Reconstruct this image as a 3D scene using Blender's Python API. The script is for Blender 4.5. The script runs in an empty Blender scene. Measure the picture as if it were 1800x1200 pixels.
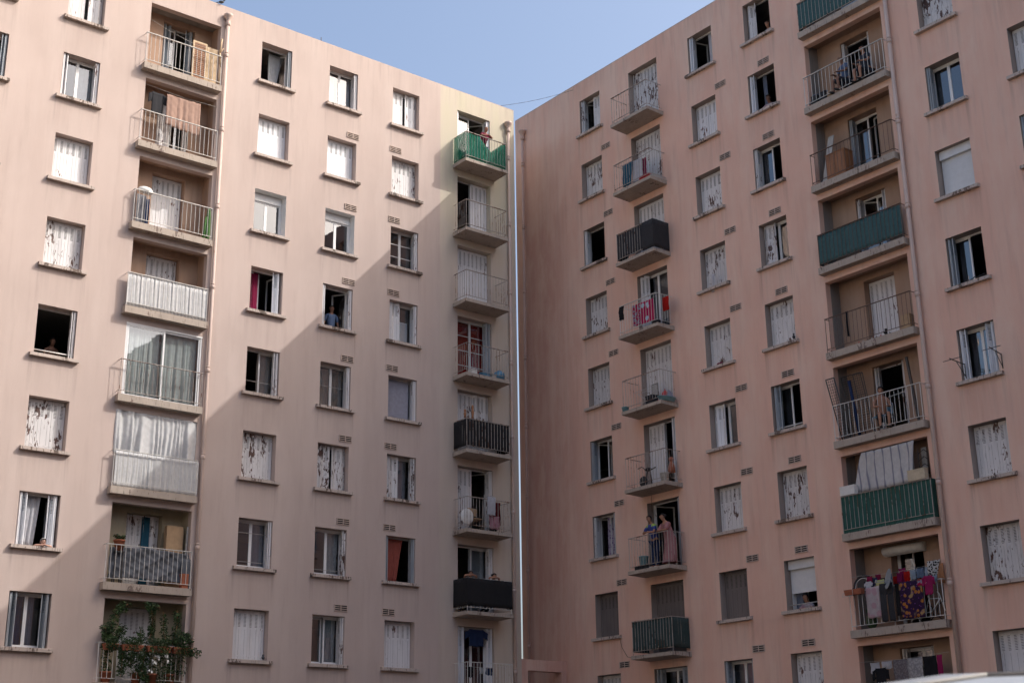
import bpy, math, random
from mathutils import Matrix, Vector, Euler
random.seed(7)
R = math.radians
SC = bpy.context.scene
COL = SC.collection

# ------------------------------------------------------------------ camera
CZ = 1.5                                  # eye height above the asphalt
PITCH, ROLL = R(18.338), R(0.78)
cam_d = bpy.data.cameras.new('camera')
cam = bpy.data.objects.new('camera', cam_d); COL.objects.link(cam)
cam_d.sensor_width = 36.0; cam_d.lens = 2427.7 / 1800 * 36
cam_d.clip_start = 0.1; cam_d.clip_end = 5000
cam_d.dof.use_dof = True; cam_d.dof.focus_distance = 52; cam_d.dof.aperture_fstop = 5.6
cam.matrix_world = (Matrix.Translation((0, 0, CZ)) @ Matrix.Rotation(R(90) + PITCH, 4, 'X') @ Matrix.Rotation(-ROLL, 4, 'Z'))
SC.camera = cam

# ------------------------------------------------------------------ sun and sky
SUN_DIR = Vector((1.53, -0.061, 1.27)).normalized()      # towards the sun
el = math.asin(SUN_DIR.z)
w = bpy.data.worlds.new('World'); SC.world = w; w.use_nodes = True
nt = w.node_tree; bg = nt.nodes['Background']
sky = nt.nodes.new('ShaderNodeTexSky'); sky.sky_type = 'NISHITA'; sky.sun_disc = False
sky.sun_elevation = el; sky.sun_rotation = math.atan2(SUN_DIR.x, SUN_DIR.y)
sky.air_density = 1.0; sky.dust_density = 6.0; sky.ozone_density = 1.2; sky.altitude = 20
nt.links.new(sky.outputs[0], bg.inputs[0]); bg.inputs[1].default_value = 0.15
sd = bpy.data.lights.new('sun', 'SUN'); sd.energy = 1.62; sd.angle = R(0.32); sd.color = (1.0, 0.965, 0.925)
sun = bpy.data.objects.new('sun', sd); COL.objects.link(sun)
sun.rotation_euler = SUN_DIR.to_track_quat('Z', 'Y').to_euler(); sun.location = (60, 0, 60)
SC.view_settings.view_transform = 'Standard'; SC.view_settings.look = 'None'
SC.view_settings.exposure = 0.88; SC.view_settings.gamma = 1.0
SC.cycles.max_bounces = 6; SC.cycles.transparent_max_bounces = 12
SC.cycles.caustics_reflective = False; SC.cycles.caustics_refractive = False

# ------------------------------------------------------------------ materials
def new_mat(name):
    m = bpy.data.materials.new(name); m.use_nodes = True
    return m, m.node_tree, m.node_tree.nodes['Principled BSDF']
def N(nt, t, **k):
    n = nt.nodes.new(t)
    for a, b in k.items():
        if a == 'inp':
            for i, v in b.items(): n.inputs[i].default_value = v
        else: setattr(n, a, b)
    return n
def coords(nt, scale=(1, 1, 1), offs=True, kind='Object'):
    tc = N(nt, 'ShaderNodeTexCoord'); mp = N(nt, 'ShaderNodeMapping'); mp.inputs['Scale'].default_value = scale
    if offs:
        oi = N(nt, 'ShaderNodeObjectInfo'); mu = N(nt, 'ShaderNodeMath', operation='MULTIPLY'); mu.inputs[1].default_value = 97.0
        ad = N(nt, 'ShaderNodeVectorMath', operation='ADD')
        nt.links.new(oi.outputs['Random'], mu.inputs[0]); nt.links.new(mu.outputs[0], ad.inputs[1])
        nt.links.new(tc.outputs[kind], ad.inputs[0]); nt.links.new(ad.outputs[0], mp.inputs[0])
    else: nt.links.new(tc.outputs[kind], mp.inputs[0])
    return mp
def noise(nt, vec, scale, detail=4, rough=.55):
    n = N(nt, 'ShaderNodeTexNoise'); n.inputs['Scale'].default_value = scale; n.inputs['Detail'].default_value = detail
    n.inputs['Roughness'].default_value = rough; nt.links.new(vec.outputs[0], n.inputs['Vector']); return n
def ramp(nt, src, stops):
    r = N(nt, 'ShaderNodeValToRGB'); e = r.color_ramp.elements
    while len(e) < len(stops): e.new(.5)
    for i, (p, c) in enumerate(stops):
        e[i].position = p; e[i].color = (c, c, c, 1) if isinstance(c, (int, float)) else (*c, 1)
    nt.links.new(src, r.inputs[0]); return r
def mix(nt, fac, a, b, mode='MIX'):
    m = N(nt, 'ShaderNodeMix', data_type='RGBA', blend_type=mode)
    for s, v in ((0, fac), (6, a), (7, b)):
        if hasattr(v, 'is_linked') or hasattr(v, 'links'): nt.links.new(v, m.inputs[s])
        elif s == 0: m.inputs[s].default_value = v
        else: m.inputs[s].default_value = (*v, 1)
    return m.outputs[2]
def bump(nt, b, h, strength=.3, dist=.01):
    n = N(nt, 'ShaderNodeBump'); n.inputs['Strength'].default_value = strength; n.inputs['Distance'].default_value = dist
    nt.links.new(h, n.inputs['Height']); nt.links.new(n.outputs[0], b.inputs['Normal'])

def simple(name, col, rough=.7, var=.12, scale=8, metal=0.0, stretch=(1, 1, 1), bmp=0.0):
    m, nt, b = new_mat(name)
    v = coords(nt, stretch); n = noise(nt, v, scale)
    r = ramp(nt, n.outputs[0], [(.25, tuple(c * (1 - var) for c in col)), (.75, tuple(min(1, c * (1 + var)) for c in col))])
    nt.links.new(r.outputs[0], b.inputs['Base Color']); b.inputs['Roughness'].default_value = rough; b.inputs['Metallic'].default_value = metal
    if bmp: bump(nt, b, n.outputs[0], bmp, .02)
    return m

def plaster(name, base, pale, dark, cream=None, streak=.5, grime=.5, sills=None, patch=.5, stain=.3, corner=None):
    m, nt, b = new_mat(name)
    v = coords(nt, (1, 1, 1), False); vs = coords(nt, (1, 1, .09), False); vf = coords(nt, (1, 1, .35), False)
    big = noise(nt, v, .35, 3); st = noise(nt, vs, 1.6, 6, .6); st2 = noise(nt, vs, 4.5, 5, .6); bl = noise(nt, vf, 1.1, 5, .6); fine = noise(nt, v, 60, 3, .7)
    c = mix(nt, ramp(nt, big.outputs[0], [(.35, 0), (.65, 1)]).outputs[0], base, tuple(x * .93 for x in base))
    if corner:      # redder, darker colour towards the inner corner, fading out below the roof
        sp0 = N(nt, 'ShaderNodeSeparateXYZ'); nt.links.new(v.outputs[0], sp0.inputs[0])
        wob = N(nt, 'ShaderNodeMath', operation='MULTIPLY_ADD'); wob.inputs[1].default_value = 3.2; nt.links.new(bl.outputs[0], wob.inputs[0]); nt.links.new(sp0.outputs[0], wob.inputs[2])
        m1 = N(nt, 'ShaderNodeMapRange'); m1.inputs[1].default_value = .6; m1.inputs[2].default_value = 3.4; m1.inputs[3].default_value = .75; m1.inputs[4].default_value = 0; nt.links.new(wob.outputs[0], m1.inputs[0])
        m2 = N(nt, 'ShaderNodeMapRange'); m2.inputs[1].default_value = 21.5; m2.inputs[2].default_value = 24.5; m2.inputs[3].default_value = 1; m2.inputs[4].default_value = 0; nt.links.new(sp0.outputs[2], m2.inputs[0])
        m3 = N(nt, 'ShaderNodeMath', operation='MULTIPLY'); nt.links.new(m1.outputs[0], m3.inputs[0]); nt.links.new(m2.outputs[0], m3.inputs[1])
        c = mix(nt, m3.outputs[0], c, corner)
    if cream:
        sp = N(nt, 'ShaderNodeSeparateXYZ'); tc = N(nt, 'ShaderNodeTexCoord'); nt.links.new(tc.outputs['Object'], sp.inputs[0])
        mx = N(nt, 'ShaderNodeMapRange'); mx.inputs[1].default_value = -5.5; mx.inputs[2].default_value = -5.44; nt.links.new(sp.outputs[0], mx.inputs[0])
        mz = N(nt, 'ShaderNodeMapRange'); mz.inputs[1].default_value = 17.5; mz.inputs[2].default_value = 20.8; mz.inputs[3].default_value = .28; nt.links.new(sp.outputs[2], mz.inputs[0])
        mm = N(nt, 'ShaderNodeMath', operation='MULTIPLY'); nt.links.new(mx.outputs[0], mm.inputs[0]); nt.links.new(mz.outputs[0], mm.inputs[1])
        mx2 = N(nt, 'ShaderNodeMapRange'); mx2.inputs[1].default_value = -3.3; mx2.inputs[2].default_value = -3.1; mx2.inputs[4].default_value = .45; nt.links.new(sp.outputs[0], mx2.inputs[0])
        mk = N(nt, 'ShaderNodeMath', operation='MAXIMUM'); nt.links.new(mm.outputs[0], mk.inputs[0]); nt.links.new(mx2.outputs[0], mk.inputs[1])
        c = mix(nt, mk.outputs[0], c, cream)
        # the band of paint in this colour is cut square on the wall
    pt = noise(nt, coords(nt, (1, 1, .45), False), .75, 5, .65)
    c = mix(nt, ramp(nt, pt.outputs[0], [(.47, 0), (.60, patch * .6), (.75, patch)]).outputs[0], c, pale)
    f1 = ramp(nt, st.outputs[0], [(.46, 0), (.66, streak)]).outputs[0]
    c = mix(nt, f1, c, pale)
    f2 = ramp(nt, st2.outputs[0], [(.52, 0), (.74, grime)]).outputs[0]
    c = mix(nt, f2, c, dark)
    f3 = ramp(nt, bl.outputs[0], [(.56, 0), (.62, streak * .45), (.78, streak * .8)]).outputs[0]
    c = mix(nt, f3, c, pale)
    if sills:
        cols, z0, zr = sills
        tc2 = N(nt, 'ShaderNodeTexCoord'); sp2 = N(nt, 'ShaderNodeSeparateXYZ'); nt.links.new(tc2.outputs['Object'], sp2.inputs[0])
        def mth(op, a, b_=None, c_=None, clamp=False):
            m_ = N(nt, 'ShaderNodeMath', operation=op, use_clamp=clamp)
            for i_, q in enumerate((a, b_, c_)):
                if q is None: continue
                if isinstance(q, (int, float)): m_.inputs[i_].default_value = q
                else: nt.links.new(q, m_.inputs[i_])
            return m_.outputs[0]
        ph = mth('MULTIPLY', mth('FRACT', mth('DIVIDE', mth('SUBTRACT', z0, sp2.outputs[2]), 2.7)), 2.7)
        fall = mth('SUBTRACT', 1, mth('DIVIDE', ph, 1.15), clamp=True)
        cm = None
        for cx_ in cols:
            d_ = mth('ABSOLUTE', mth('SUBTRACT', sp2.outputs[0], cx_)); a_ = mth('ADD', mth('MULTIPLY', mth('COMPARE', d_, .66, .07), .9), mth('MULTIPLY', mth('COMPARE', d_, 0, .70), .55))
            cm = a_ if cm is None else mth('ADD', cm, a_)
        nn = ramp(nt, noise(nt, coords(nt, (1, 1, .05), False), 9, 4, .6).outputs[0], [(.42, .15), (.62, 1)])
        sm = mth('MULTIPLY', mth('MULTIPLY', fall, cm), nn.outputs[0])
        tp = mth('MULTIPLY', mth('SUBTRACT', 1, mth('DIVIDE', mth('SUBTRACT', zr, sp2.outputs[2]), .9), clamp=True), ramp(nt, noise(nt, coords(nt, (1, 1, .04), False), 6, 4, .6).outputs[0], [(.5, 0), (.66, 1)]).outputs[0])
        sm = mth('MULTIPLY', mth('MAXIMUM', sm, mth('MULTIPLY', tp, .9)), stain, clamp=True)
        c = mix(nt, sm, c, tuple(q * .52 for q in dark))
    c = mix(nt, .16, c, ramp(nt, fine.outputs[0], [(.3, .25), (.7, .8)]).outputs[0], 'OVERLAY')
    nt.links.new(c, b.inputs['Base Color']); b.inputs['Roughness'].default_value = .93
    hb = N(nt, 'ShaderNodeMath', operation='ADD'); nt.links.new(fine.outputs[0], hb.inputs[0]); nt.links.new(big.outputs[0], hb.inputs[1])
    bump(nt, b, fine.outputs[0], .35, .012)
    return m

def painted(name, col, under, thr, thr2, rough=.55):
    """old paint that flakes off in upright patches and hairlines"""
    m, nt, b = new_mat(name)
    v = coords(nt, (1, 1, .35)); vb = coords(nt, (1, 1, .5)); vh = coords(nt, (1, 1, .07)); vd = coords(nt, (1, 1, .3))
    a = noise(nt, v, 16, 5, .6); c = noise(nt, vb, 2.6, 3, .5); h = noise(nt, vh, 42, 4, .6); d = noise(nt, vd, 5, 4)
    ad = N(nt, 'ShaderNodeMath', operation='ADD'); h5 = N(nt, 'ShaderNodeMath', operation='MULTIPLY'); h5.inputs[1].default_value = .5
    nt.links.new(c.outputs[0], ad.inputs[0]); nt.links.new(a.outputs[0], ad.inputs[1]); nt.links.new(ad.outputs[0], h5.inputs[0]); ad = h5
    f1 = ramp(nt, ad.outputs[0], [(min(.98, thr), 0), (min(.999, thr + .012), 1)])
    f2 = ramp(nt, h.outputs[0], [(thr2, 0), (thr2 + .02, .85)])
    mx = N(nt, 'ShaderNodeMath', operation='MAXIMUM'); nt.links.new(f1.outputs[0], mx.inputs[0]); nt.links.new(f2.outputs[0], mx.inputs[1])
    base = mix(nt, ramp(nt, d.outputs[0], [(.4, 0), (.75, .5)]).outputs[0], col, tuple(x * .72 for x in col))
    un = mix(nt, ramp(nt, a.outputs[0], [(.45, 0), (.6, 1)]).outputs[0], under, (under[0] * 1.5, under[1] * 1.3, under[2] * 1.2))
    nt.links.new(mix(nt, mx.outputs[0], base, un), b.inputs['Base Color']); b.inputs['Roughness'].default_value = rough
    inv = N(nt, 'ShaderNodeMath', operation='SUBTRACT'); inv.inputs[0].default_value = 1; nt.links.new(mx.outputs[0], inv.inputs[1])
    bump(nt, b, inv.outputs[0], .4, .004)
    return m

def glass(name, tint, refl=.10):
    m, nt, b = new_mat(name)
    gl = N(nt, 'ShaderNodeBsdfGlossy'); gl.inputs['Roughness'].default_value = .015; gl.inputs['Color'].default_value = (.95, .97, 1, 1)
    tr = N(nt, 'ShaderNodeBsdfTransparent'); tr.inputs['Color'].default_value = (*tint, 1)
    fr = N(nt, 'ShaderNodeFresnel'); fr.inputs['IOR'].default_value = 1.6
    ad = N(nt, 'ShaderNodeMath', operation='ADD', use_clamp=True); ad.inputs[1].default_value = refl
    mxs = N(nt, 'ShaderNodeMixShader'); v = coords(nt); n = noise(nt, v, 2.5, 2)
    bp = N(nt, 'ShaderNodeBump'); bp.inputs['Strength'].default_value = .04; bp.inputs['Distance'].default_value = .02
    nt.links.new(n.outputs[0], bp.inputs['Height']); nt.links.new(bp.outputs[0], gl.inputs['Normal'])
    ge = N(nt, 'ShaderNodeNewGeometry'); om = N(nt, 'ShaderNodeMath', operation='SUBTRACT'); om.inputs[0].default_value = 1
    ml = N(nt, 'ShaderNodeMath', operation='MULTIPLY'); nt.links.new(ge.outputs['Backfacing'], om.inputs[1])
    nt.links.new(fr.outputs[0], ad.inputs[0]); nt.links.new(ad.outputs[0], ml.inputs[0]); nt.links.new(om.outputs[0], ml.inputs[1]); nt.links.new(ml.outputs[0], mxs.inputs[0])
    nt.links.new(tr.outputs[0], mxs.inputs[1]); nt.links.new(gl.outputs[0], mxs.inputs[2])
    nt.links.new(mxs.outputs[0], nt.nodes['Material Output'].inputs[0]); return m

def cloth_mat(name, col, col2=None, pat=None, scale=6, trans=.25, rough=.9):
    m, nt, b = new_mat(name)
    v = coords(nt, (1, 1, 1), False); n = noise(nt, v, 9, 3)
    c = ramp(nt, n.outputs[0], [(.3, tuple(x * .85 for x in col)), (.7, col)]).outputs[0]
    if pat == 'stripe':
        wv = N(nt, 'ShaderNodeTexWave', wave_type='BANDS', bands_direction='X'); wv.inputs['Scale'].default_value = scale; wv.inputs['Distortion'].default_value = 1.2
        nt.links.new(v.outputs[0], wv.inputs['Vector']); c = mix(nt, ramp(nt, wv.outputs[0], [(.90, 0), (.97, 1)]).outputs[0], c, col2)
    if pat in ('blot', 'dots'):
        vo = N(nt, 'ShaderNodeTexVoronoi'); vo.inputs['Scale'].default_value = scale; nt.links.new(v.outputs[0], vo.inputs['Vector'])
        t = .32 if pat == 'dots' else .42
        c = mix(nt, ramp(nt, vo.outputs['Distance'], [(t, 1), (t + .06, 0)]).outputs[0], c, col2)
    if pat == 'floral':
        vo = N(nt, 'ShaderNodeTexVoronoi'); vo.inputs['Scale'].default_value = scale; nt.links.new(v.outputs[0], vo.inputs['Vector'])
        bigm = noise(nt, v, 2.2, 2)
        c = mix(nt, ramp(nt, bigm.outputs[0], [(.56, 0), (.60, 1)]).outputs[0], c, (.34, .22, .10))
        c = mix(nt, ramp(nt, vo.outputs['Distance'], [(.30, 1), (.38, 0)]).outputs[0], c, col2)
        vo2 = N(nt, 'ShaderNodeTexVoronoi'); vo2.inputs['Scale'].default_value = scale * 1.7; nt.links.new(v.outputs[0], vo2.inputs['Vector'])
        c = mix(nt, ramp(nt, vo2.outputs['Distance'], [(.16, 1), (.22, 0)]).outputs[0], c, (.16, .05, .22))
    nt.links.new(c, b.inputs['Base Color']); b.inputs['Roughness'].default_value = rough
    b.inputs['Specular IOR Level'].default_value = .15
    if trans:
        tl = N(nt, 'ShaderNodeBsdfTranslucent'); ms = N(nt, 'ShaderNodeMixShader'); ms.inputs[0].default_value = trans
        nt.links.new(c, tl.inputs[0]); nt.links.new(b.outputs[0], ms.inputs[1]); nt.links.new(tl.outputs[0], ms.inputs[2])
        nt.links.new(ms.outputs[0], nt.nodes['Material Output'].inputs[0])
    return m

M = {}
M['wallL'] = plaster('pink_plaster', (.50, .40, .356), (.56, .465, .418), (.36, .275, .24), cream=(.54, .49, .37), streak=.35, grime=.28, patch=.35, sills=((-21.65, -18.855, -12.248, -9.61, -6.987), 24.354 - 1.46 - .11, 25.14), stain=.26)
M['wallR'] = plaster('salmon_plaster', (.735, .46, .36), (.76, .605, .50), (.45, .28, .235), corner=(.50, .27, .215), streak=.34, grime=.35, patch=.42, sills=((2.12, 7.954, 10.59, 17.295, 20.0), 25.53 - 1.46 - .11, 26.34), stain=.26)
M['bare'] = plaster('grey_brown_reveal', (.34, .275, .24), (.40, .34, .30), (.22, .18, .155), streak=.3, grime=.4)  # grey-brown plaster, darker than the wall, for the right wing's openings
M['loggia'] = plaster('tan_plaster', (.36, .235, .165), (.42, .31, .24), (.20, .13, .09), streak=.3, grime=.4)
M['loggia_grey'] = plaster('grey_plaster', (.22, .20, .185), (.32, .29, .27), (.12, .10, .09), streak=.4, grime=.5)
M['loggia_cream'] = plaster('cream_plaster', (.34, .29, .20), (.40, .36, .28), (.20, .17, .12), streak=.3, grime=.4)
M['concrete'] = painted('painted_concrete', (.52, .41, .35), (.16, .13, .115), 0.7, 0.74, .9)
M['sill'] = painted('weathered_sill', (.50, .42, .37), (.10, .085, .075), .555, .60, .9)
M['slabL'] = painted('slab_concrete', (.41, .345, .29), (.13, .11, .10), .585, .62, .9)
M['white0'] = painted('fresh_white_paint', (.74, .75, .78), (.25, .2, .18), 0.8, 0.76)
M['white1'] = painted('white_paint_light_wear', (.69, .68, .69), (.10, .055, .045), 0.615, 0.675)
M['white2'] = painted('white_paint_flaking', (.65, .635, .635), (.07, .04, .032), 0.578, 0.65)
M['white3'] = painted('white_paint_badly_flaked', (.60, .585, .585), (.06, .03, .024), 0.552, 0.635)
M['greyshut'] = painted('grey_brown_paint', (.155, .135, .13), (.06, .05, .045), 0.7, 0.72)
M['bluegrey'] = painted('blue_grey_paint', (.34, .37, .40), (.1, .09, .08), 0.66, 0.7)
M['slot'] = simple('slot_shadow', (.015, .014, .014), .9)
M['pvc'] = simple('white_window_frame', (.74, .74, .74), .4, .05)
M['woodframe'] = painted('old_white_frame', (.60, .60, .60), (.12, .09, .07), 0.62, 0.69)
M['glass'] = glass('window_glass', (.86, .88, .89), .11)
M['roller'] = simple('roller_slats', (.66, .67, .68), .5, .05)
M['railw'] = painted('white_rail_paint', (.66, .64, .60), (.14, .07, .04), 0.64, 0.69, .5)
M['railr'] = painted('rusty_rail_paint', (.42, .37, .33), (.11, .055, .03), 0.55, 0.6, .7)
M['railb'] = simple('dark_rust_rail', (.13, .085, .065), .7, .4, 30)
M['pipe'] = painted('painted_pipe', (.55, .42, .36), (.30, .22, .18), 0.64, 0.7, .6)
M['pipeR'] = painted('painted_pipe_salmon', (.50, .34, .28), (.26, .18, .15), 0.64, 0.7, .6)
M['black'] = simple('black_fabric', (.007, .007, .009), .9, .3, 12)
M['charcoal'] = simple('charcoal_fabric', (.022, .022, .026), .9, .2, 12)
M['teal'] = simple('teal_screen', (.035, .095, .10), .85, .25, 14)
M['green'] = simple('dark_green_reed', (.012, .075, .060), .75, .4, 24, stretch=(1, 1, .15))
M['dgreen'] = simple('dark_green_sheet', (.02, .045, .045), .7, .2, 12)
M['dark'] = simple('dark_object', (.02, .02, .022), .7, .3)
M['blue'] = simple('blue_plastic', (.08, .22, .34), .5, .25)
M['lightblue'] = simple('light_blue_plastic', (.22, .42, .48), .5, .15)
M['red'] = simple('red_plastic', (.45, .03, .03), .5, .25)
M['wood'] = simple('brown_wood', (.28, .12, .05), .6, .35, 10, stretch=(1, 1, .2))
M['lightwood'] = simple('pale_wood', (.50, .36, .22), .7, .2, 10)
M['board'] = simple('grey_board', (.38, .37, .35), .8, .15)
M['card'] = simple('cardboard', (.40, .27, .16), .9, .12)
M['terra'] = simple('terracotta', (.32, .10, .05), .8, .2)
M['metal'] = simple('dark_iron', (.05, .045, .042), .6, .3, 20)
M['wire'] = simple('pale_wire', (.45, .43, .40), .6, .1)
M['white'] = simple('white_plastic', (.68, .67, .64), .5, .08)
M['dish'] = simple('grey_dish', (.25, .28, .30), .45, .08)
M['leaf'] = simple('leaf_green', (.018, .045, .012), .6, .5, 5)
M['leaf2'] = simple('leaf_light', (.05, .10, .025), .6, .4, 5)
M['petal'] = simple('white_petal', (.78, .78, .75), .6, .05)
M['asphalt'] = simple('asphalt', (.045, .042, .039), .9, .25, 3)
M['roofing'] = simple('roof_gravel', (.25, .23, .21), .9, .3, 3)
M['inner'] = simple('room_plaster', (.16, .15, .14), .9, .1)
M['carpaint'] = simple('car_paint', (.36, .39, .42), .3, .03)
M['carglass'] = simple('car_glass', (.02, .025, .03), .08, .05)
M['tyre'] = simple('rubber', (.02, .02, .02), .85, .1)
M['chrome'] = simple('bright_metal', (.6, .6, .6), .25, .05, metal=.9)

# ------------------------------------------------------------------ mesh builder
class MB:
    def __init__(s): s.v = []; s.f = []; s.m = []; s.sm = []
    def add(s, vs, fs, mi=0, smooth=False, T=None):
        o = len(s.v); s.v += [tuple(T @ Vector(p)) if T else tuple(p) for p in vs]
        for f in fs: s.f.append(tuple(i + o for i in f)); s.m.append(mi); s.sm.append(smooth)
        return s
    def box(s, x0, x1, y0, y1, z0, z1, mi=0, T=None):
        vs = [(x0, y0, z0), (x1, y0, z0), (x1, y1, z0), (x0, y1, z0), (x0, y0, z1), (x1, y0, z1), (x1, y1, z1), (x0, y1, z1)]
        return s.add(vs, [(0, 3, 2, 1), (4, 5, 6, 7), (0, 1, 5, 4), (1, 2, 6, 5), (2, 3, 7, 6), (3, 0, 4, 7)], mi, False, T)
    def bar(s, a, b, r, n=6, mi=0, r2=None, smooth=True):
        a = Vector(a); b = Vector(b); d = (b - a)
        if d.length < 1e-6: return s
        q = d.to_track_quat('Z', 'Y'); r2 = r if r2 is None else r2; vs = []
        for k in range(n):
            t = 2 * math.pi * k / n; u = q @ Vector((math.cos(t), math.sin(t), 0)); vs += [a + u * r, b + u * r2]
        fs = [(2 * k, 2 * ((k + 1) % n), 2 * ((k + 1) % n) + 1, 2 * k + 1) for k in range(n)]
        fs += [tuple(2 * k for k in range(n))[::-1], tuple(2 * k + 1 for k in range(n))]
        return s.add(vs, fs, mi, smooth)
    def path(s, pts, r, n=6, mi=0):
        for a, b in zip(pts, pts[1:]): s.bar(a, b, r, n, mi)
        return s
    def lathe(s, prof, c=(0, 0, 0), n=14, mi=0, T=None):
        vs = []; m = len(prof)
        for k in range(n):
            t = 2 * math.pi * k / n
            for r, z in prof: vs.append((c[0] + r * math.cos(t), c[1] + r * math.sin(t), c[2] + z))
        fs = []
        for k in range(n):
            k2 = (k + 1) % n
            for j in range(m - 1): fs.append((k * m + j, k2 * m + j, k2 * m + j + 1, k * m + j + 1))
        return s.add(vs, fs, mi, True, T)
    def ball(s, c, r, n=10, mi=0, squash=(1, 1, 1)):
        prof = [(max(1e-4, math.sin(math.pi * j / 7)), -math.cos(math.pi * j / 7)) for j in range(8)]
        T = Matrix.Translation(c) @ Matrix.Diagonal((r * squash[0], r * squash[1], r * squash[2], 1))
        return s.lathe(prof, n=n, mi=mi, T=T)
    def sheet(s, fn, nu, nv, th=.006, mi=0):
        """thick sheet: fn(u,v)->point, thickness along +y"""
        vs = []
        for k in (0, 1):
            for j in range(nv + 1):
                for i in range(nu + 1):
                    p = fn(i / nu, j / nv); vs.append((p[0], p[1] + k * th, p[2]))
        W = nu + 1; O = W * (nv + 1); fs = []
        for j in range(nv):
            for i in range(nu):
                a = j * W + i; fs.append((a, a + 1, a + W + 1, a + W)); fs.append((O + a, O + a + W, O + a + W + 1, O + a + 1))
        for i in range(nu):
            fs.append((i, O + i, O + i + 1, i + 1)); a = nv * W + i; fs.append((a, a + 1, O + a + 1, O + a))
        for j in range(nv):
            a = j * W; fs.append((a, a + W, O + a + W, O + a)); a = j * W + nu; fs.append((a, O + a, O + a + W, a + W))
        return s.add(vs, fs, mi, True)
    def mesh(s, name, mats):
        me = bpy.data.meshes.new(name); me.from_pydata(s.v, [], s.f)
        for m in (mats if isinstance(mats, (list, tuple)) else [mats]): me.materials.append(M[m] if isinstance(m, str) else m)
        me.polygons.foreach_set('material_index', s.m); me.polygons.foreach_set('use_smooth', s.sm); me.update(); return me

def link(name, data, parent=None, loc=(0, 0, 0), label=None, cat=None, group=None, kind=None):
    o = bpy.data.objects.new(name, data); COL.objects.link(o); o.parent = parent; o.location = loc
    for k, v in (('label', label), ('category', cat), ('group', group), ('kind', kind)):
        if v: o[k] = v
    return o
def obj(name, mb, mats, parent=None, loc=(0, 0, 0), **k): return link(name, mb.mesh(name, mats), parent, loc, **k)

# ------------------------------------------------------------------ the two wings: frames with x to the right seen from the court, y into the wall
CX, CY = 1.7676, 48.9612
AL = 218.471
FR = {'L': Matrix.Translation((CX, CY, CZ)) @ Matrix.Rotation(R(AL - 180), 4, 'Z'),
      'R': Matrix.Translation((CX, CY, CZ)) @ Matrix.Rotation(R(AL + 90 - 360), 4, 'Z')}
ZT = {'L': 24.354, 'R': 25.530}           # head of the top row of openings, above eye level
ROOF = {'L': 25.14, 'R': 26.34}
H = 2.7; WH = 1.46                         # storey, window height
def head(s, r): return ZT[s] - H * r
def flo(s, r): return ZT[s] - H * (r + 1) + .41   # balcony floor of a storey

def thing(side, name, x, n, z, label, cat, group=None, mb=None, mats=None, rot=0, kind=None):
    """top-level thing standing at (x right, n out of the wall, z) in a wing's frame"""
    T = FR[side] @ Matrix.Translation((x, -n, z)) @ Matrix.Rotation(rot, 4, 'Z')
    o = bpy.data.objects.new(name, mb.mesh(name, mats) if mb else None); COL.objects.link(o); o.matrix_world = T
    o['label'] = label; o['category'] = cat
    if group: o['group'] = group
    return o
bpy.context.view_layer.update()

# ------------------------------------------------------------------ ground
g = MB(); g.add([(-900, -900, 0), (900, -900, 0), (900, 900, 0), (-900, 900, 0)], [(0, 1, 2, 3)])
obj('ground', g, 'asphalt', kind='structure')

# ------------------------------------------------------------------ facades
def facade(x0, x1, z0, z1, holes):
    mb = MB()
    xs = sorted({x0, x1, *[h[0] for h in holes], *[h[1] for h in holes]}); zs = sorted({z0, z1, *[h[2] for h in holes], *[h[3] for h in holes]})
    for i in range(len(xs) - 1):
        for j in range(len(zs) - 1):
            cx = (xs[i] + xs[i + 1]) / 2; cz = (zs[j] + zs[j + 1]) / 2
            if any(h[0] < cx < h[1] and h[2] < cz < h[3] for h in holes): continue
            mb.add([(xs[i], 0, zs[j]), (xs[i + 1], 0, zs[j]), (xs[i + 1], 0, zs[j + 1]), (xs[i], 0, zs[j + 1])], [(0, 1, 2, 3)])
    for a, b, c, d, dep, mi in holes: reveal(mb, a, b, c, d, 0, dep, mi)
    return mb
def reveal(mb, a, b, c, d, y0, y1, mi=0):
    mb.add([(a, y0, c), (a, y1, c), (a, y1, d), (a, y0, d)], [(0, 1, 2, 3)], mi)
    mb.add([(b, y0, c), (b, y0, d), (b, y1, d), (b, y1, c)], [(0, 1, 2, 3)], mi)
    mb.add([(a, y0, d), (a, y1, d), (b, y1, d), (b, y0, d)], [(0, 1, 2, 3)], mi)
    mb.add([(a, y0, c), (b, y0, c), (b, y1, c), (a, y1, c)], [(0, 1, 2, 3)], mi)

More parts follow.
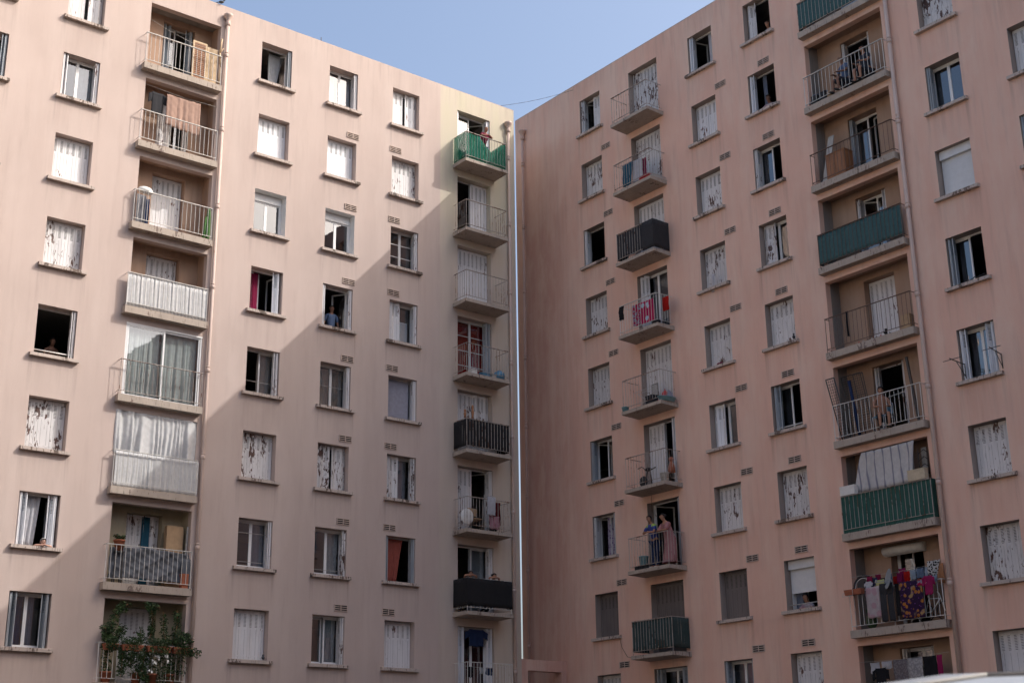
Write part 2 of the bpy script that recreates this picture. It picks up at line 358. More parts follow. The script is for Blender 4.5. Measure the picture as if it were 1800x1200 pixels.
# column -> (x left, x right) in the wing's frame
WL = {0: (-22.23, -21.08), 1: (-19.43, -18.28), 3: (-12.823, -11.673), 4: (-10.185, -9.035), 5: (-7.562, -6.412)}
WR = {1: (1.547, 2.697), 3: (7.379, 8.529), 4: (10.015, 11.165), 6: (16.72, 17.87), 7: (19.43, 20.58)}
BAL = {'L': (-4.70, -3.19), 'R': (4.30, 5.80)}          # balcony doors on the facade
LOG = {'L': (-16.79, -14.35), 'R': (12.45, 15.43)}      # recessed balconies
LDOOR = {'L': (-16.06, -14.96), 'R': (13.36, 14.46)}
LD = .65; YW = .25; ROWS = 9
B = {}
for side, W, x0, x1 in (('L', WL, -27.0, -2.03), ('R', WR, -2.445, 62.5)):
    root = bpy.data.objects.new('apartment_building', None); COL.objects.link(root); root.matrix_world = FR[side]
    root['label'] = 'left wing of pale pink beige plaster partly in sunlight, with shuttered windows and balconies' if side == 'L' else 'right wing of streaked salmon plaster wholly in shade, with shuttered windows and balconies'
    root['category'] = 'apartment building'
    B[side] = root
    holes = []
    for c, (a, b) in W.items():
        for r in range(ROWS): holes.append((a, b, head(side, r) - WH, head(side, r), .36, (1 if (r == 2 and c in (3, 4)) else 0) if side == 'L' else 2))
    for r in range(ROWS):
        a, b = BAL[side]; holes.append((a, b, flo(side, r) + .02, head(side, r), .36, 0 if side == 'L' else 2))
        a, b = LOG[side]; holes.append((a, b, flo(side, r), head(side, r), .22, 0))
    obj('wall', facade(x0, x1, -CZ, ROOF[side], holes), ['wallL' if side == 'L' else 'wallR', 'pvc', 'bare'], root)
    o = MB()     # other outside walls and the roof deck
    zb, zt, D = -CZ, ROOF[side], 11.0
    o.add([(x0, 0, zb), (x0, 0, zt), (x0, D, zt), (x0, D, zb)], [(0, 1, 2, 3)]); o.add([(x1, 0, zb), (x1, D, zb), (x1, D, zt), (x1, 0, zt)], [(0, 1, 2, 3)])
    o.add([(x0, D, zb), (x0, D, zt), (x1, D, zt), (x1, D, zb)], [(0, 1, 2, 3)])
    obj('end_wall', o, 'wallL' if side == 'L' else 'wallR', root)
    o = MB(); o.box(x0 + .25, x1 - .25, .25, D - .25, zt - .7, zt - .5)
    obj('roof', o, 'roofing', root)
    o = MB()
    for q in ((x0, x1, 0, .22), (x0, x1, D - .22, D)): o.box(q[0] + .001, q[1] - .001, q[2] + .002, q[3], zt, zt + .035)
    o.box(x0 + .002, x0 + .22, .23, D - .23, zt, zt + .034); o.box(x1 - .22, x1 - .002, .23, D - .23, zt, zt + .034)
    obj('parapet_coping', o, 'concrete', root)
    o = MB(); o.box(x0 + .02, x1 - .02, .222, .25, zt - .72, zt - .01); o.box(x0 + .02, x1 - .02, D - .25, D - .222, zt - .72, zt - .01)
    obj('parapet_back', o, 'concrete', root)
    for r in range(ROWS + 1):
        z = head(side, r) + .175 if r else head(side, 0) + .18
        o = MB(); o.box(x0 + .05, x1 - .05, .75, D - .05, z, z + .2); obj('floor_slab', o, 'inner', root)
        a0 = [b for b in sorted([(x0 + .05, x1 - .05)])]
        l0, l1 = LOG[side]
    o = MB()
    for r in range(ROWS + 1):
        z = head(side, r) + .175 if r else head(side, 0) + .18
        l0, l1 = LOG[side]
        o.box(x0 + .05, l0 - .03, .37, .748, z, z + .2); o.box(l1 + .03, x1 - .05, .37, .748, z, z + .2)
    obj('floor_edge', o, 'inner', root)
    o = MB()
    xx = x0 + 2.2
    while xx < x1 - 1:
        if not any(a - .2 < xx < b + .2 for a, b in list(W.values()) + [BAL[side], LOG[side]]): o.box(xx - .04, xx + .04, .8, D - .1, -CZ, zt - .73)
        xx += 2.63
    o.box(x0 + .06, x1 - .06, 4.6, 4.68, -CZ, zt - .73)
    obj('room_wall', o, 'inner', root)

# ------------------------------------------------------------------ shutters, casements and windows
_cache = {}
def leaf_mesh(h, mat, theta, hand, npan=3, pw=.19, seed=0):
    """folding leaf hinged at x=0, running to +x (hand 1) or -x (hand -1); theta: 0 flat, 88 folded out of the wall"""
    key = (round(h, 2), mat, round(theta, 1), hand, npan, pw)
    if key in _cache: return _cache[key]
    mb = MB(); t = R(theta); p = Vector((0, 0, 0)); th = .024
    for k in range(npan):
        a = t if k % 2 == 0 else -t
        if k == 2 and theta > 60: a = t
        d = Vector((math.cos(a), -math.sin(a), 0)); nrm = Vector((-math.sin(a), -math.cos(a), 0))
        off = k * .027 if theta > 60 else 0
        T = Matrix(((hand * d.x, hand * nrm.x, 0, hand * (p.x + off)), (d.y, nrm.y, 0, p.y), (0, 0, 1, 0), (0, 0, 0, 1)))
        # local: u along panel, v outwards
        mb.box(.003, pw - .003, -th / 2, th / 2, 0, h, 0, T)
        mb.box(.012, .05, th / 2, th / 2 + .004, 0.02, h - .02, 0, T) if False else None
        nsl = 10 if h < 1.8 else 13
        for i in range(nsl):
            z = h - .11 - i * .039
            for v0, v1 in ((th / 2, th / 2 + .003), (-th / 2 - .003, -th / 2)):
                mb.box(.058, pw - .058, v0, v1, z - .012, z, 1, T)
            mb.box(.054, pw - .054, th / 2, th / 2 + .010, z, z + .007, 0, T)
        # board joint
        mb.box(pw / 2 - .002, pw / 2 + .002, th / 2, th / 2 + .0015, .03, h - .55, 1, T)
        mb.box(.006, pw - .006, th / 2, th / 2 + .006, .10, .135, 0, T)
        p = p + d * pw
    me = mb.mesh('shutter', [mat, 'slot']); _cache[key] = me; return me

def frame_bars(mb, x0, x1, z0, z1, t, y0, y1, mi=0):
    mb.box(x0, x0 + t, y0, y1, z0, z1, mi); mb.box(x1 - t, x1, y0, y1, z0, z1, mi)
    mb.box(x0 + t, x1 - t, y0, y1, z1 - t, z1, mi); mb.box(x0 + t, x1 - t, y0, y1, z0, z0 + t, mi)
def casement_mesh(w, h, mat, bars=0, t=.045):
    key = ('case', round(w, 3), round(h, 3), mat, bars)
    if key in _cache: return _cache[key]
    mb = MB(); frame_bars(mb, 0, w, 0, h, t, -.02, .02)
    for k in range(bars):
        z = h * (k + 1) / (bars + 1); mb.box(t, w - t, -.012, .012, z - .012, z + .012)
    mb.box(t, w - t, -.004, .004, t, h - t, 1)
    me = mb.mesh('casement', [mat, 'glass']); _cache[key] = me; return me

def window(side, name, x0, x1, z0, z1, y=0.0, l=None, r=None, wear='white1', win='pvc', lo=0, ro=0, sill=True, bars=0, box=0, drop=0, label=None, npl=3, npr=3):
    """y: plane of the wall; win: frame style or None; lo/ro: casement swing inwards in degrees, -1 leaves it away"""
    root = B[side]; w = x1 - x0; h = z1 - z0
    mb = MB(); ft = .045 if win != 'wood' else .04; fy = y + .30
    mat = {'pvc': 'pvc', 'wood': 'woodframe', None: 'woodframe'}[win]
    frame_bars(mb, x0 + .001, x1 - .001, z0 + .001, z1 - .001, ft, fy, fy + .055)
    top = z1 - ft; 
    if box: mb.box(x0 + .05, x1 - .05, fy - .035, fy + .02, z1 - ft - box, z1 - ft - .001, 0); top -= box
    me = mb.mesh(name, mat)
    # origin at the bottom left of the opening
    me.transform(Matrix.Translation((-x0, -y, -z0)))
    wo = link(name, me, root, (x0, y, z0), label=label)
    cw = (w - 2 * ft) / 2; ch = top - z0 - ft
    if win:
        for k, ang in ((0, lo), (1, ro)):
            if ang < 0: continue
            c = link('casement', casement_mesh(cw - .002, ch - .004, mat, bars), wo)
            if k == 0: c.location = (ft + .001, .33, ft + .002); c.rotation_euler = (0, 0, R(ang))
            else:
                c.location = (w - ft - .001, .33, ft + .002); c.rotation_euler = (0, 0, R(180 - ang))
    if sill:
        s = MB(); a, b = -.13 + random.uniform(-.01, .01), w + .13; z = 0
        s.add([(a, -.13, -.11), (b, -.13, -.11), (b, -.001, -.11), (a, -.001, -.11), (a, -.13, -.018), (b, -.13, -.018), (b, -.001, .004), (a, -.001, .004)],
              [(0, 3, 2, 1), (4, 5, 6, 7), (0, 1, 5, 4), (1, 2, 6, 5), (2, 3, 7, 6), (3, 0, 4, 7)])
        s.box(.001, w - .001, 0, .30, 0.0015, .006)
        obj('sill', s, 'sill', wo)
    ph = h - .03
    for k, th in ((0, l), (1, r)):
        if th is None: continue
        wd = w / 2 / (npl if k == 0 else npr)
        mw = wear if isinstance(wear, str) else wear[k]
        me = leaf_mesh(ph, mw, th, 1 if k == 0 else -1, npl if k == 0 else npr, min(.19, wd - .001) if sill else wd - .001)
        link('shutter', me, wo, (.012 if k == 0 else w - .012, YW + (.0 if th < 60 else -.01), .012))
    if drop:     # roller shutter let down
        s = MB(); zz = h - .02
        s.box(.03, w - .03, YW - .10, YW + .04, h - .26, h - .004, 0); zz = h - .26
        while zz > h - drop: s.box(.05, w - .05, YW, YW + .012, zz - .046, zz - .004); s.box(.05, w - .05, YW + .003, YW + .009, zz - .05, zz); zz -= .05
        s.box(.03, .05, YW - .015, YW + .03, 0.01, h - .26); s.box(w - .05, w - .03, YW - .015, YW + .03, .01, h - .26)
        obj('roller_shutter', s, 'roller', wo)
    return wo
F = 86
def WD(side, c, row, **k):
    a, b = (WL if side == 'L' else WR)[c]; z1 = head(side, row)
    return window(side, 'window', a, b, z1 - WH, z1, **k)

spec = {
 ('L', 0, 0): dict(l=F, r=F), ('L', 0, 1): dict(l=F, r=80, wear='bluegrey'), ('L', 0, 2): dict(l=F, r=F), 
 ('L', 1, 0): dict(l=6, r=34, wear='white2', label='window with grey left shutter and half open flaking right shutter'),
 ('L', 1, 1): dict(l=80, r=F, win='pvc', ro=0),
 ('L', 1, 2): dict(l=0, r=0, wear='white1'), ('L', 1, 3): dict(l=0, r=2, wear='white2'),
 ('L', 1, 4): dict(l=None, r=84, wear='white3', win=None, label='fully open dark window with brown flaked jamb'),
 ('L', 1, 5): dict(l=0, r=0, wear='white3'),
 ('L', 1, 6): dict(l=72, r=64, wear='white0', lo=80, ro=85), ('L', 1, 7): dict(l=74, r=72, wear='bluegrey', win='pvc'), ('L', 1, 8): dict(l=0, r=0),
 ('L', 3, 0): dict(l=None, r=F, win='pvc', lo=-1, ro=52, wear='bluegrey'), ('L', 3, 1): dict(l=0, r=0, wear='white0'),
 ('L', 3, 2): dict(win='pvc', box=.24, label='renovated window with white reveal and roller box'),
 ('L', 3, 3): dict(l=None, r=58, wear='white0', lo=20, ro=80), ('L', 3, 4): dict(r=80, wear='white1', lo=-1, ro=0, win='wood'),
 ('L', 3, 5): dict(l=0, r=0, wear='white2'), ('L', 3, 6): dict(r=F, wear='white1', lo=0, ro=0, win='pvc'), ('L', 3, 7): dict(l=8, r=8, wear='white1'), ('L', 3, 8): dict(l=0, r=0),
 ('L', 4, 0): dict(r=F, win='pvc'), ('L', 4, 1): dict(l=0, r=0, wear='white0'), ('L', 4, 2): dict(win='pvc', box=.24, label='renovated window with white reveal and roller box, glass reflecting a gable'),
 ('L', 4, 3): dict(l=F, r=F, lo=-1, ro=55, win='pvc'), ('L', 4, 4): dict(r=F, win='wood'), ('L', 4, 5): dict(l=22, r=24, wear='white3', label='window with badly flaked shutters standing ajar'),
 ('L', 4, 6): dict(r=F, wear='white2', win='pvc'), ('L', 4, 7): dict(r=F, wear='white2', win='pvc', lo=12), ('L', 4, 8): dict(l=0, r=0),
 ('L', 5, 0): dict(l=2, r=26, wear='white1'), ('L', 5, 1): dict(l=0, r=0, wear='white2'), ('L', 5, 2): dict(r=F, win='wood', bars=2, wear='white1'),
 ('L', 5, 3): dict(l=30, r=F, win='pvc', npl=3), ('L', 5, 4): dict(r=F, win='wood', wear='white1'), ('L', 5, 5): dict(l=24, r=80, wear='white2', win='wood'),
 ('L', 5, 6): dict(l=F, r=F, wear='bluegrey', win='wood', lo=-1, ro=-1), ('L', 5, 7): dict(l=0, r=0, wear='white1'), ('L', 5, 8): dict(l=0, r=0),
 ('R', 1, 0): dict(l=78, r=20, wear='white2', lo=60), ('R', 1, 1): dict(l=0, r=0, wear='white2'), ('R', 1, 2): dict(l=F, wear='white1', lo=-1, ro=-1, win='wood'),
 ('R', 1, 3): dict(l=0, r=0, wear='white2'), ('R', 1, 4): dict(l=0, r=0, wear='white3'), ('R', 1, 5): dict(l=F, wear='bluegrey', win='pvc', lo=70),
 ('R', 1, 6): dict(l=F, r=F, wear='woodframe', win='wood', lo=60, ro=0), ('R', 1, 7): dict(l=0, r=2, wear='greyshut'), ('R', 1, 8): dict(l=0, r=0, wear='white2'),
 ('R', 3, 0): dict(l=78, wear='white0', lo=75, ro=-1), ('R', 3, 1): dict(l=9, r=2, wear='white1'), ('R', 3, 2): dict(l=0, r=0, wear='white2'),
 ('R', 3, 3): dict(l=4, r=1, wear='white3'), ('R', 3, 4): dict(l=0, r=0, wear='white3'), ('R', 3, 5): dict(l=26, r=100, wear='white0', win='pvc', npr=2),
 ('R', 3, 6): dict(l=4, r=3, wear='white2'), ('R', 3, 7): dict(l=0, r=0, wear='greyshut'), ('R', 3, 8): dict(l=90, r=90, wear='bluegrey', win='pvc'),
 ('R', 4, 0): dict(l=40, wear='white2', win='wood', lo=-1, ro=-1), ('R', 4, 1): dict(l=76, wear='white0', win='wood', lo=-1, ro=-1), ('R', 4, 2): dict(l=F, wear='white2', win='pvc', ro=-1),
 ('R', 4, 3): dict(l=22, wear='white3', win='pvc'), ('R', 4, 4): dict(l=6, r=4, wear='white2'), ('R', 4, 5): dict(l=66, wear='bluegrey', win='pvc', lo=0, ro=40),
 ('R', 4, 6): dict(l=0, r=1, wear='white3'), ('R', 4, 7): dict(win='wood', lo=80, ro=-1, drop=.95, label='window with white roller shutter let two thirds down'), ('R', 4, 8): dict(l=3, r=3, wear='white1'),
 ('R', 6, 0): dict(l=0, r=0), ('R', 6, 1): dict(l=5, r=5, wear='white3'), ('R', 6, 2): dict(l=F, wear='bluegrey', win='pvc'), ('R', 6, 3): dict(win=None, drop=1.45, label='window closed by a white roller shutter'),
 ('R', 6, 4): dict(l=78, wear='bluegrey', win='pvc', ro=-1), ('R', 6, 5): dict(l=74, r=66, wear='white0', win='pvc'), ('R', 6, 6): dict(l=0, r=0, wear='white2'),
 ('R', 6, 7): dict(l=6, r=4, wear='white3'), ('R', 6, 8): dict(l=0, r=0, wear='white1'),
 ('R', 7, 1): dict(l=0, r=0), ('R', 7, 2): dict(l=2, r=0, wear='white1'), ('R', 7, 3): dict(l=F, wear='bluegrey', win='pvc'), ('R', 7, 4): dict(l=0, r=0, wear='white2'),
}
for side, W in (('L', WL), ('R', WR)):
    for c in W:
        for r in range(ROWS): WD(side, c, r, **spec.get((side, c, r), dict(l=0, r=0, wear=random.choice(['white1', 'white2']))))

# ------------------------------------------------------------------ doors on the balconies
bspec = {
 'L': [dict(l=92, r=88, win='pvc', lo=0, ro=50, wear='white0'), dict(l=None, r=0, wear='white1', win='wood', lo=-1, npr=3), dict(l=0, r=0, wear='white1'),
       dict(r=80, win='wood', bars=3, wear='bluegrey'), dict(l=0, r=16, wear='white2'), dict(l=4, r=88, wear='white2', win='wood', ro=60, lo=-1),
       dict(r=86, win='pvc', lo=-1), dict(l=70, r=75, wear='white0', win='pvc'), dict(l=0, r=0)],
 'R': [dict(l=0, r=0, wear='white3'), dict(l=0, r=0, wear='white2'), dict(l=0, r=0, wear='white1'), dict(l=60, r=None, wear='white1', win='pvc'), dict(l=0, r=0, wear='white2'),
       dict(l=2, r=80, wear='white1', win='wood', ro=70), dict(l=None, r=88, wear='bluegrey', win='wood', lo=70, ro=-1), dict(l=0, r=0, wear='greyshut'), dict(l=75, r=60, wear='bluegrey', win='pvc')]}
lspec = {
 'L': [dict(l=60, r=66, wear='bluegrey', win='wood', ro=-1), dict(l=30, r=80, wear='white1', win='wood', lo=-1), dict(l=0, r=0, wear='white1'), dict(l=0, r=3, wear='white1'),
       dict(l=0, r=0), dict(l=0, r=0), dict(l=3, r=18, wear='white2'), dict(l=0, r=0, wear='white1'), dict(l=0, r=0)],
 'R': [dict(l=0, r=0), dict(l=88, r=88, wear='white1', win='wood', lo=-1, ro=-1), dict(l=F, wear='bluegrey', win='pvc', lo=0, ro=25), dict(l=88, r=80, wear='white1', win='pvc', lo=40),
       dict(l=0, r=0, wear='white1'), dict(l=80, r=88, wear='white2', win='wood', lo=-1, ro=-1), dict(l=0, r=F, wear='white1'), dict(win='pvc', lo=0, ro=60), dict(l=80, r=86, wear='white1', win='pvc')]}
for side in 'LR':
    for r in range(ROWS):
        a, b = BAL[side]; z0, z1 = flo(side, r) + .02, head(side, r)
        window(side, 'balcony_door', a, b, z0, z1, sill=False, npl=4, npr=4, **{k: v for k, v in bspec[side][r].items() if k not in ('npr', 'npl')})
        # recess
        xa, xb = LOG[side]; fz, hz = flo(side, r), head(side, r)
        da, db = LDOOR[side]; dz1 = hz - .1
        lo = MB(); c = hz + .12
        for q in ((xa, da, fz, c), (db, xb, fz, c), (da, db, dz1, c)): lo.add([(q[0], LD, q[2]), (q[1], LD, q[2]), (q[1], LD, q[3]), (q[0], LD, q[3])], [(0, 1, 2, 3)])
        reveal(lo, da, db, fz + .02, dz1, LD, LD + .36)
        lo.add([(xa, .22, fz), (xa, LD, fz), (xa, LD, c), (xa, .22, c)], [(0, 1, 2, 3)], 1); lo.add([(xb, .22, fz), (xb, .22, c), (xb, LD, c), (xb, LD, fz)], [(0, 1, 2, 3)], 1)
        lo.add([(xa, .22, c), (xa, LD, c), (xb, LD, c), (xb, .22, c)], [(0, 1, 2, 3)], 2); lo.add([(xa, .22, hz), (xb, .22, hz), (xb, .22, c), (xa, .22, c)], [(0, 1, 2, 3)], 2)
        lo.add([(xa, .22, fz), (xb, .22, fz), (xb, LD, fz), (xa, LD, fz)], [(0, 1, 2, 3)], 3); lo.add([(da, LD, fz), (db, LD, fz), (db, LD, fz + .02), (da, LD, fz + .02)], [(0, 1, 2, 3)], 3)
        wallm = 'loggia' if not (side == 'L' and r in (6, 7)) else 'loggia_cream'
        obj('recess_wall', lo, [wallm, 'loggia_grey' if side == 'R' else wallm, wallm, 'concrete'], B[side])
        window(side, 'balcony_door', da, db, fz + .02, dz1, y=LD, sill=False, **lspec[side][r])

# ------------------------------------------------------------------ balcony slabs and railings
def railing(x0, x1, n, zf, mat, ret=None, sp=.128, top=1.07, bot=.12, bare=False):
    """x0..x1 front rail at distance n; ret: distance from which the returns start (0 = wall)"""
    mb = MB(); y = -n; s = .0085; sg = random.Random(int(x0 * 100 + zf * 10))
    def rail(z, t, ww):
        mb.box(x0, x1, y - ww, y + ww, zf + z - t, zf + z)
        mb.box(x0 - .003, x0 + .012, y + ww, -ret if ret is not None else 0, zf + z - t, zf + z - .001); mb.box(x1 - .012, x1 + .003, y + ww, -ret if ret is not None else 0, zf + z - t, zf + z - .001)
    rail(top, .018, .023); rail(bot, .012, .013)
    k = max(2, round((x1 - x0) / sp))
    for i in range(k + 1):
        x = x0 + .01 + (x1 - x0 - .02) * i / k; j = sg.uniform(-.006, .006)
        q = s * (1.5 if i in (0, k) else 1)
        z0b = 0.0 if i in (0, k, k // 2) else bot - .01
        mb.bar((x, y, zf + z0b), (x + j * .5, y, zf + top - .007), q, 4, smooth=False)
    m = max(1, round((n - (ret or 0)) / sp))
    for i in range(1, m):
        yy = y + (n - (ret or 0)) * i / m
        for x in (x0 + .004, x1 - .004): mb.bar((x, yy, zf + bot - .01), (x, yy, zf + top - .007), s, 4, smooth=False)
    return mb
def screen_mesh(kind, x0, x1, n, zf, z0=.10, z1=1.04, left=None, right=None, inside=True, seed=1, dip=0):
    """cloth or reed screen on the rail; left/right: run of the return back to distance"""
    mb = MB(); rg = random.Random(seed); off = -.02 if inside else .022
    nn = n + off; pts = []
    if left is not None: pts += [(x0 - (0 if inside else .02), left), (x0 - (0 if inside else .02), nn)]
    else: pts += [(x0, nn)]
    if right is not None: pts += [(x1 + (0 if inside else .02), nn), (x1 + (0 if inside else .02), right)]
    else: pts += [(x1, nn)]
    segs = list(zip(pts, pts[1:]))
    for (ax, an), (bx, bn) in segs:
        L = math.hypot(bx - ax, bn - an); nu = max(4, int(L / .03)); ph = rg.uniform(0, 6)
        d = ((bx - ax) / L, (bn - an) / L); nr = (-d[1], d[0])
        amp = {'pleat': .012, 'cloth': .008, 'net': .015, 'reed': .004}[kind]; fr = {'pleat': 56, 'cloth': 9, 'net': 14, 'reed': 150}[kind]
        for k in range(2):
            pass
        vs = []; nv = 6
        for layer in (0, .007):
            for j in range(nv + 1):
                for i in range(nu + 1):
                    u = i / nu; v = j / nv
                    w = amp * math.sin(fr * u * L + ph + v * 1.3) * (1 if kind == 'pleat' else .4 + .6 * math.sin(v * 3.1)) + layer
                    z1u = z1 - (dip * max(0, 1 - abs(u - .62) / .3) if (dip and bx - ax > .5) else 0)
                    jag = rg.uniform(-.012, .012) if j in (0, nv) and kind != 'pleat' else 0
                    vs.append((ax + d[0] * u * L + nr[0] * w, -(an + d[1] * u * L + nr[1] * w), zf + z0 + (z1u - z0) * v + jag * .6))
        W = nu + 1; O = W * (nv + 1); fs = []
        for j in range(nv):
            for i in range(nu):
                a = j * W + i; fs += [(a, a + 1, a + W + 1, a + W), (O + a, O + a + W, O + a + W + 1, O + a + 1)]
        for i in range(nu): fs += [(i, O + i, O + i + 1, i + 1)]; a = nv * W + i; fs += [(a, a + 1, O + a + 1, O + a)]
        mb.add(vs, fs, 0, kind != 'reed')
    return mb

railmat = {'L': ['railr', 'railr', 'railr', 'railr', 'railr', 'railr', 'railw', 'railw', 'railw'], 'R': ['railr', 'railr', 'railr', 'railw', 'railr', 'railr', 'railr', 'railr', 'railw']}
lrail = {'L': ['railw'] * 4 + ['railr'] + ['railw'] * 4, 'R': ['railr', 'railw', 'railb', 'railb', 'railb', 'railw', 'railr', 'railw', 'railw']}
BALC = {}
for side in 'LR':
    for r in range(ROWS):
        a, b = BAL[side]; xa, xb = a - .21, b + .21; zf = flo(side, r)
        s = MB(); s.add([(xa, -.80, zf - .13), (xb, -.80, zf - .13), (xb, -.001, zf - .155), (xa, -.001, zf - .155), (xa, -.80, zf - .015), (xb, -.80, zf - .015), (xb, -.001, zf), (xa, -.001, zf)],
              [(0, 3, 2, 1), (4, 5, 6, 7), (0, 1, 5, 4), (1, 2, 6, 5), (2, 3, 7, 6), (3, 0, 4, 7)])
        s.box(a + .001, b - .001, 0, .30, zf + .0205, zf + .024)
        bo = obj('balcony', s, 'slabL', B[side]); BALC[side, 'B', r] = bo
        obj('railing', railing(xa + .04, xb - .04, .75, zf, railmat[side][r]), railmat[side][r], bo)
        xa, xb = LOG[side]; xa2, xb2 = (xa - .19, xb + .02) if side == 'L' else (xa - .01, xb + .13)
        s = MB(); s.box(xa2, xb2, -.26, -.001, zf - .21, zf); bo = obj('balcony', s, 'slabL', B[side]); BALC[side, 'G', r] = bo
        obj('railing', railing(xa2 + .03, xb2 - .03, .21, zf, lrail[side][r], sp=.148), lrail[side][r], bo)
def scr(side, t, r, kind, mat, label, x0=None, x1=None, **k):
    if t == 'B': a, b = BAL[side]; a, b, n = a - .17, b + .17, .75
    else:
        xa, xb = LOG[side]; a, b = (xa - .16, xb - .01) if side == 'L' else (xa + .02, xb + .10); n = .21
    a = a if x0 is None else x0; b = b if x1 is None else x1
    obj('privacy_screen', screen_mesh(kind, a, b, n, flo(side, r), seed=r + 11, **k), mat, BALC[side, t, r], label=label)
M['net'] = cloth_mat('green_net', (.03, .24, .16), trans=.35)
# open weave: let part of the light through
_m = M['net']; _nt = _m.node_tree; _o = _nt.nodes['Material Output']; _s = _o.inputs[0].links[0].from_socket
_t = N(_nt, 'ShaderNodeBsdfTransparent'); _x = N(_nt, 'ShaderNodeMixShader'); _x.inputs[0].default_value = .36
_nt.links.new(_s, _x.inputs[1]); _nt.links.new(_t.outputs[0], _x.inputs[2]); _nt.links.new(_x.outputs[0], _o.inputs[0])
M['whitecloth'] = cloth_mat('white_cloth', (.74, .74, .74), trans=.3)
scr('L', 'B', 0, 'net', 'net', 'green netting draped behind the railing', left=.02, right=.02, z0=.03, dip=.5)
scr('L', 'B', 4, 'cloth', 'black', 'black fabric behind the bars', left=.02, right=.02)
scr('L', 'B', 6, 'cloth', 'black', 'black fabric sheet over the front of the bars', inside=False, left=.02, right=.5, z0=.16, z1=1.06)
scr('L', 'G', 3, 'pleat', 'whitecloth', 'white pleated cloth behind the bars', z0=.02)
scr('R', 'B', 2, 'cloth', 'charcoal', 'dark grey fabric on railing', left=.2, inside=True)
scr('R', 'B', 2, 'cloth', 'charcoal', 'dark grey fabric wrapped round the right corner', x0=5.45, right=.02, inside=False, z0=.03, z1=1.07)
scr('R', 'B', 7, 'cloth', 'dgreen', 'dark green sheet behind the bars', left=.02, right=.02)
scr('R', 'G', 0, 'cloth', 'teal', 'dark teal sheet behind the bars', left=.0)
scr('R', 'G', 3, 'cloth', 'teal', 'teal sheet behind the bars', left=.0)
scr('R', 'G', 6, 'reed', 'green', 'dark green reed matting over the railing', left=.0, right=.0, z0=.02, z1=1.07)

# ------------------------------------------------------------------ vents and downpipes
def vent_mesh():
    if 'vent' in _cache: return _cache['vent']
    mb = MB(); w, h = .48, .20
    mb.box(0, w, -.004, .02, 0, h, 1)
    for z in (0, .062, .124, .182): mb.box(0 if z in (.182, 0) else .02, w - (0 if z in (.182, 0) else .02), -.028, -.004, z, z + .022)
    for x in (0, .228, w - .022): mb.box(x, x + .022, -.026, -.004, .023, .181)
    me = mb.mesh('wall_vent', ['concrete', 'slot']); _cache['vent'] = me; return me
for side, xs in (('L', (-9.44, -7.66)), ('R', (2.69, 8.56, 10.49))):
    for x in xs:
        for r in range(1, ROWS): link('wall_vent', vent_mesh(), B[side], (x + random.uniform(-.02, .02), 0, head(side, r) + .155))
def pipe(side, x, ztop, mat, hopper=True, r=.055, off=0.0):
    mb = MB(); n = -.10
    mb.bar((x, n, ztop), (x + off, n, -CZ + .05), r, 12)
    if hopper:
        mb.lathe([(.06, -.32), (.085, -.30), (.085, -.22), (.07, -.18), (.075, -.10), (.14, .02), (.155, .05), (.155, .10), (.13, .10), (.06, .0)], (x, n, ztop), 14)
        mb.bar((x, n, ztop + .08), (x, .1, ztop + .18), .05, 10)
    o = obj('downpipe', mb, mat, B[side])
    z = ztop - 1.5; k = 0
    while z > -CZ + .5:
        c = MB(); t = (ztop - z) / (ztop + CZ); xx = x + off * t
        c.lathe([(r, 0), (r + .016, .01), (r + .016, .12), (r, .13)], (xx, n, z), 12); c.bar((xx, n, z + .17), (xx, 0, z + .17), .012, 5); c.lathe([(r, .15), (r + .012, .16), (r + .012, .19), (r, .20)], (xx, n, z), 12)
        obj('pipe_collar', c, mat, o); z -= 2.7; k += 1
pipe('L', -14.16, 24.72, 'pipe'); pipe('L', -2.38, 24.40, 'pipe', r=.05); pipe('R', -1.86, 25.55, 'pipeR', off=-.16, r=.05); pipe('R', 15.70, 25.6, 'pipe', r=.062)

# unseen block across the courtyard, added for bounced light, mirrored in right wing panes
uL = Vector((math.cos(R(AL)), math.sin(R(AL)), 0)); uR = Vector((math.cos(R(AL + 90)), math.sin(R(AL + 90)), 0))
op = bpy.data.objects.new('apartment_building', None); COL.objects.link(op)
op.matrix_world = Matrix.Translation(Vector((CX, CY, 0)) + uL * 50 + uR * -6) @ Matrix.Rotation(R(AL + 90), 4, 'Z')
op['label'] = 'unseen sunlit pink block across the courtyard, added for bounced light, mirrored in right wing panes'; op['category'] = 'apartment building'
o = MB(); o.box(0, 52, -11, 0, 0, 24); obj('wall', o, 'wallL', op)
o = MB(); o.box(-.15, 52.15, -11.15, .15, 24.002, 24.25); obj('roof', o, 'concrete', op)
pm = MB(); frame_bars(pm, 0, 1.15, 0, 1.45, .07, .002, .05); pm.box(.07, 1.08, .002, .02, .07, 1.38, 1); pm.box(-.12, 1.27, .002, .13, -.11, -.001, 0); pm = pm.mesh('window', ['pvc', 'dark'])
for i in range(11):
    for j in range(8): link('window', pm, op, (2.2 + i * 4.45, 0, 2.2 + j * 2.7))

op2 = bpy.data.objects.new('apartment_building', None); COL.objects.link(op2)  # unseen block added to cut sky light on the lower floors
op2.matrix_world = Matrix.Translation(Vector((CX, CY, 0)) + uL * 62 + uR * 63) @ Matrix.Rotation(R(AL + 180), 4, 'Z')
op2['label'] = 'unseen pink block added to shade the courtyard, mirrored darkly in left wing panes'; op2['category'] = 'apartment building'
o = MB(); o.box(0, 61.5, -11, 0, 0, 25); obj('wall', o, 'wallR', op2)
o = MB(); o.box(-.15, 61.6, -11.15, .15, 25.002, 25.25); obj('roof', o, 'concrete', op2)
for i in range(12):
    for j in range(8): link('window', pm, op2, (2.6 + i * 4.9, 0, 2.2 + j * 2.7))

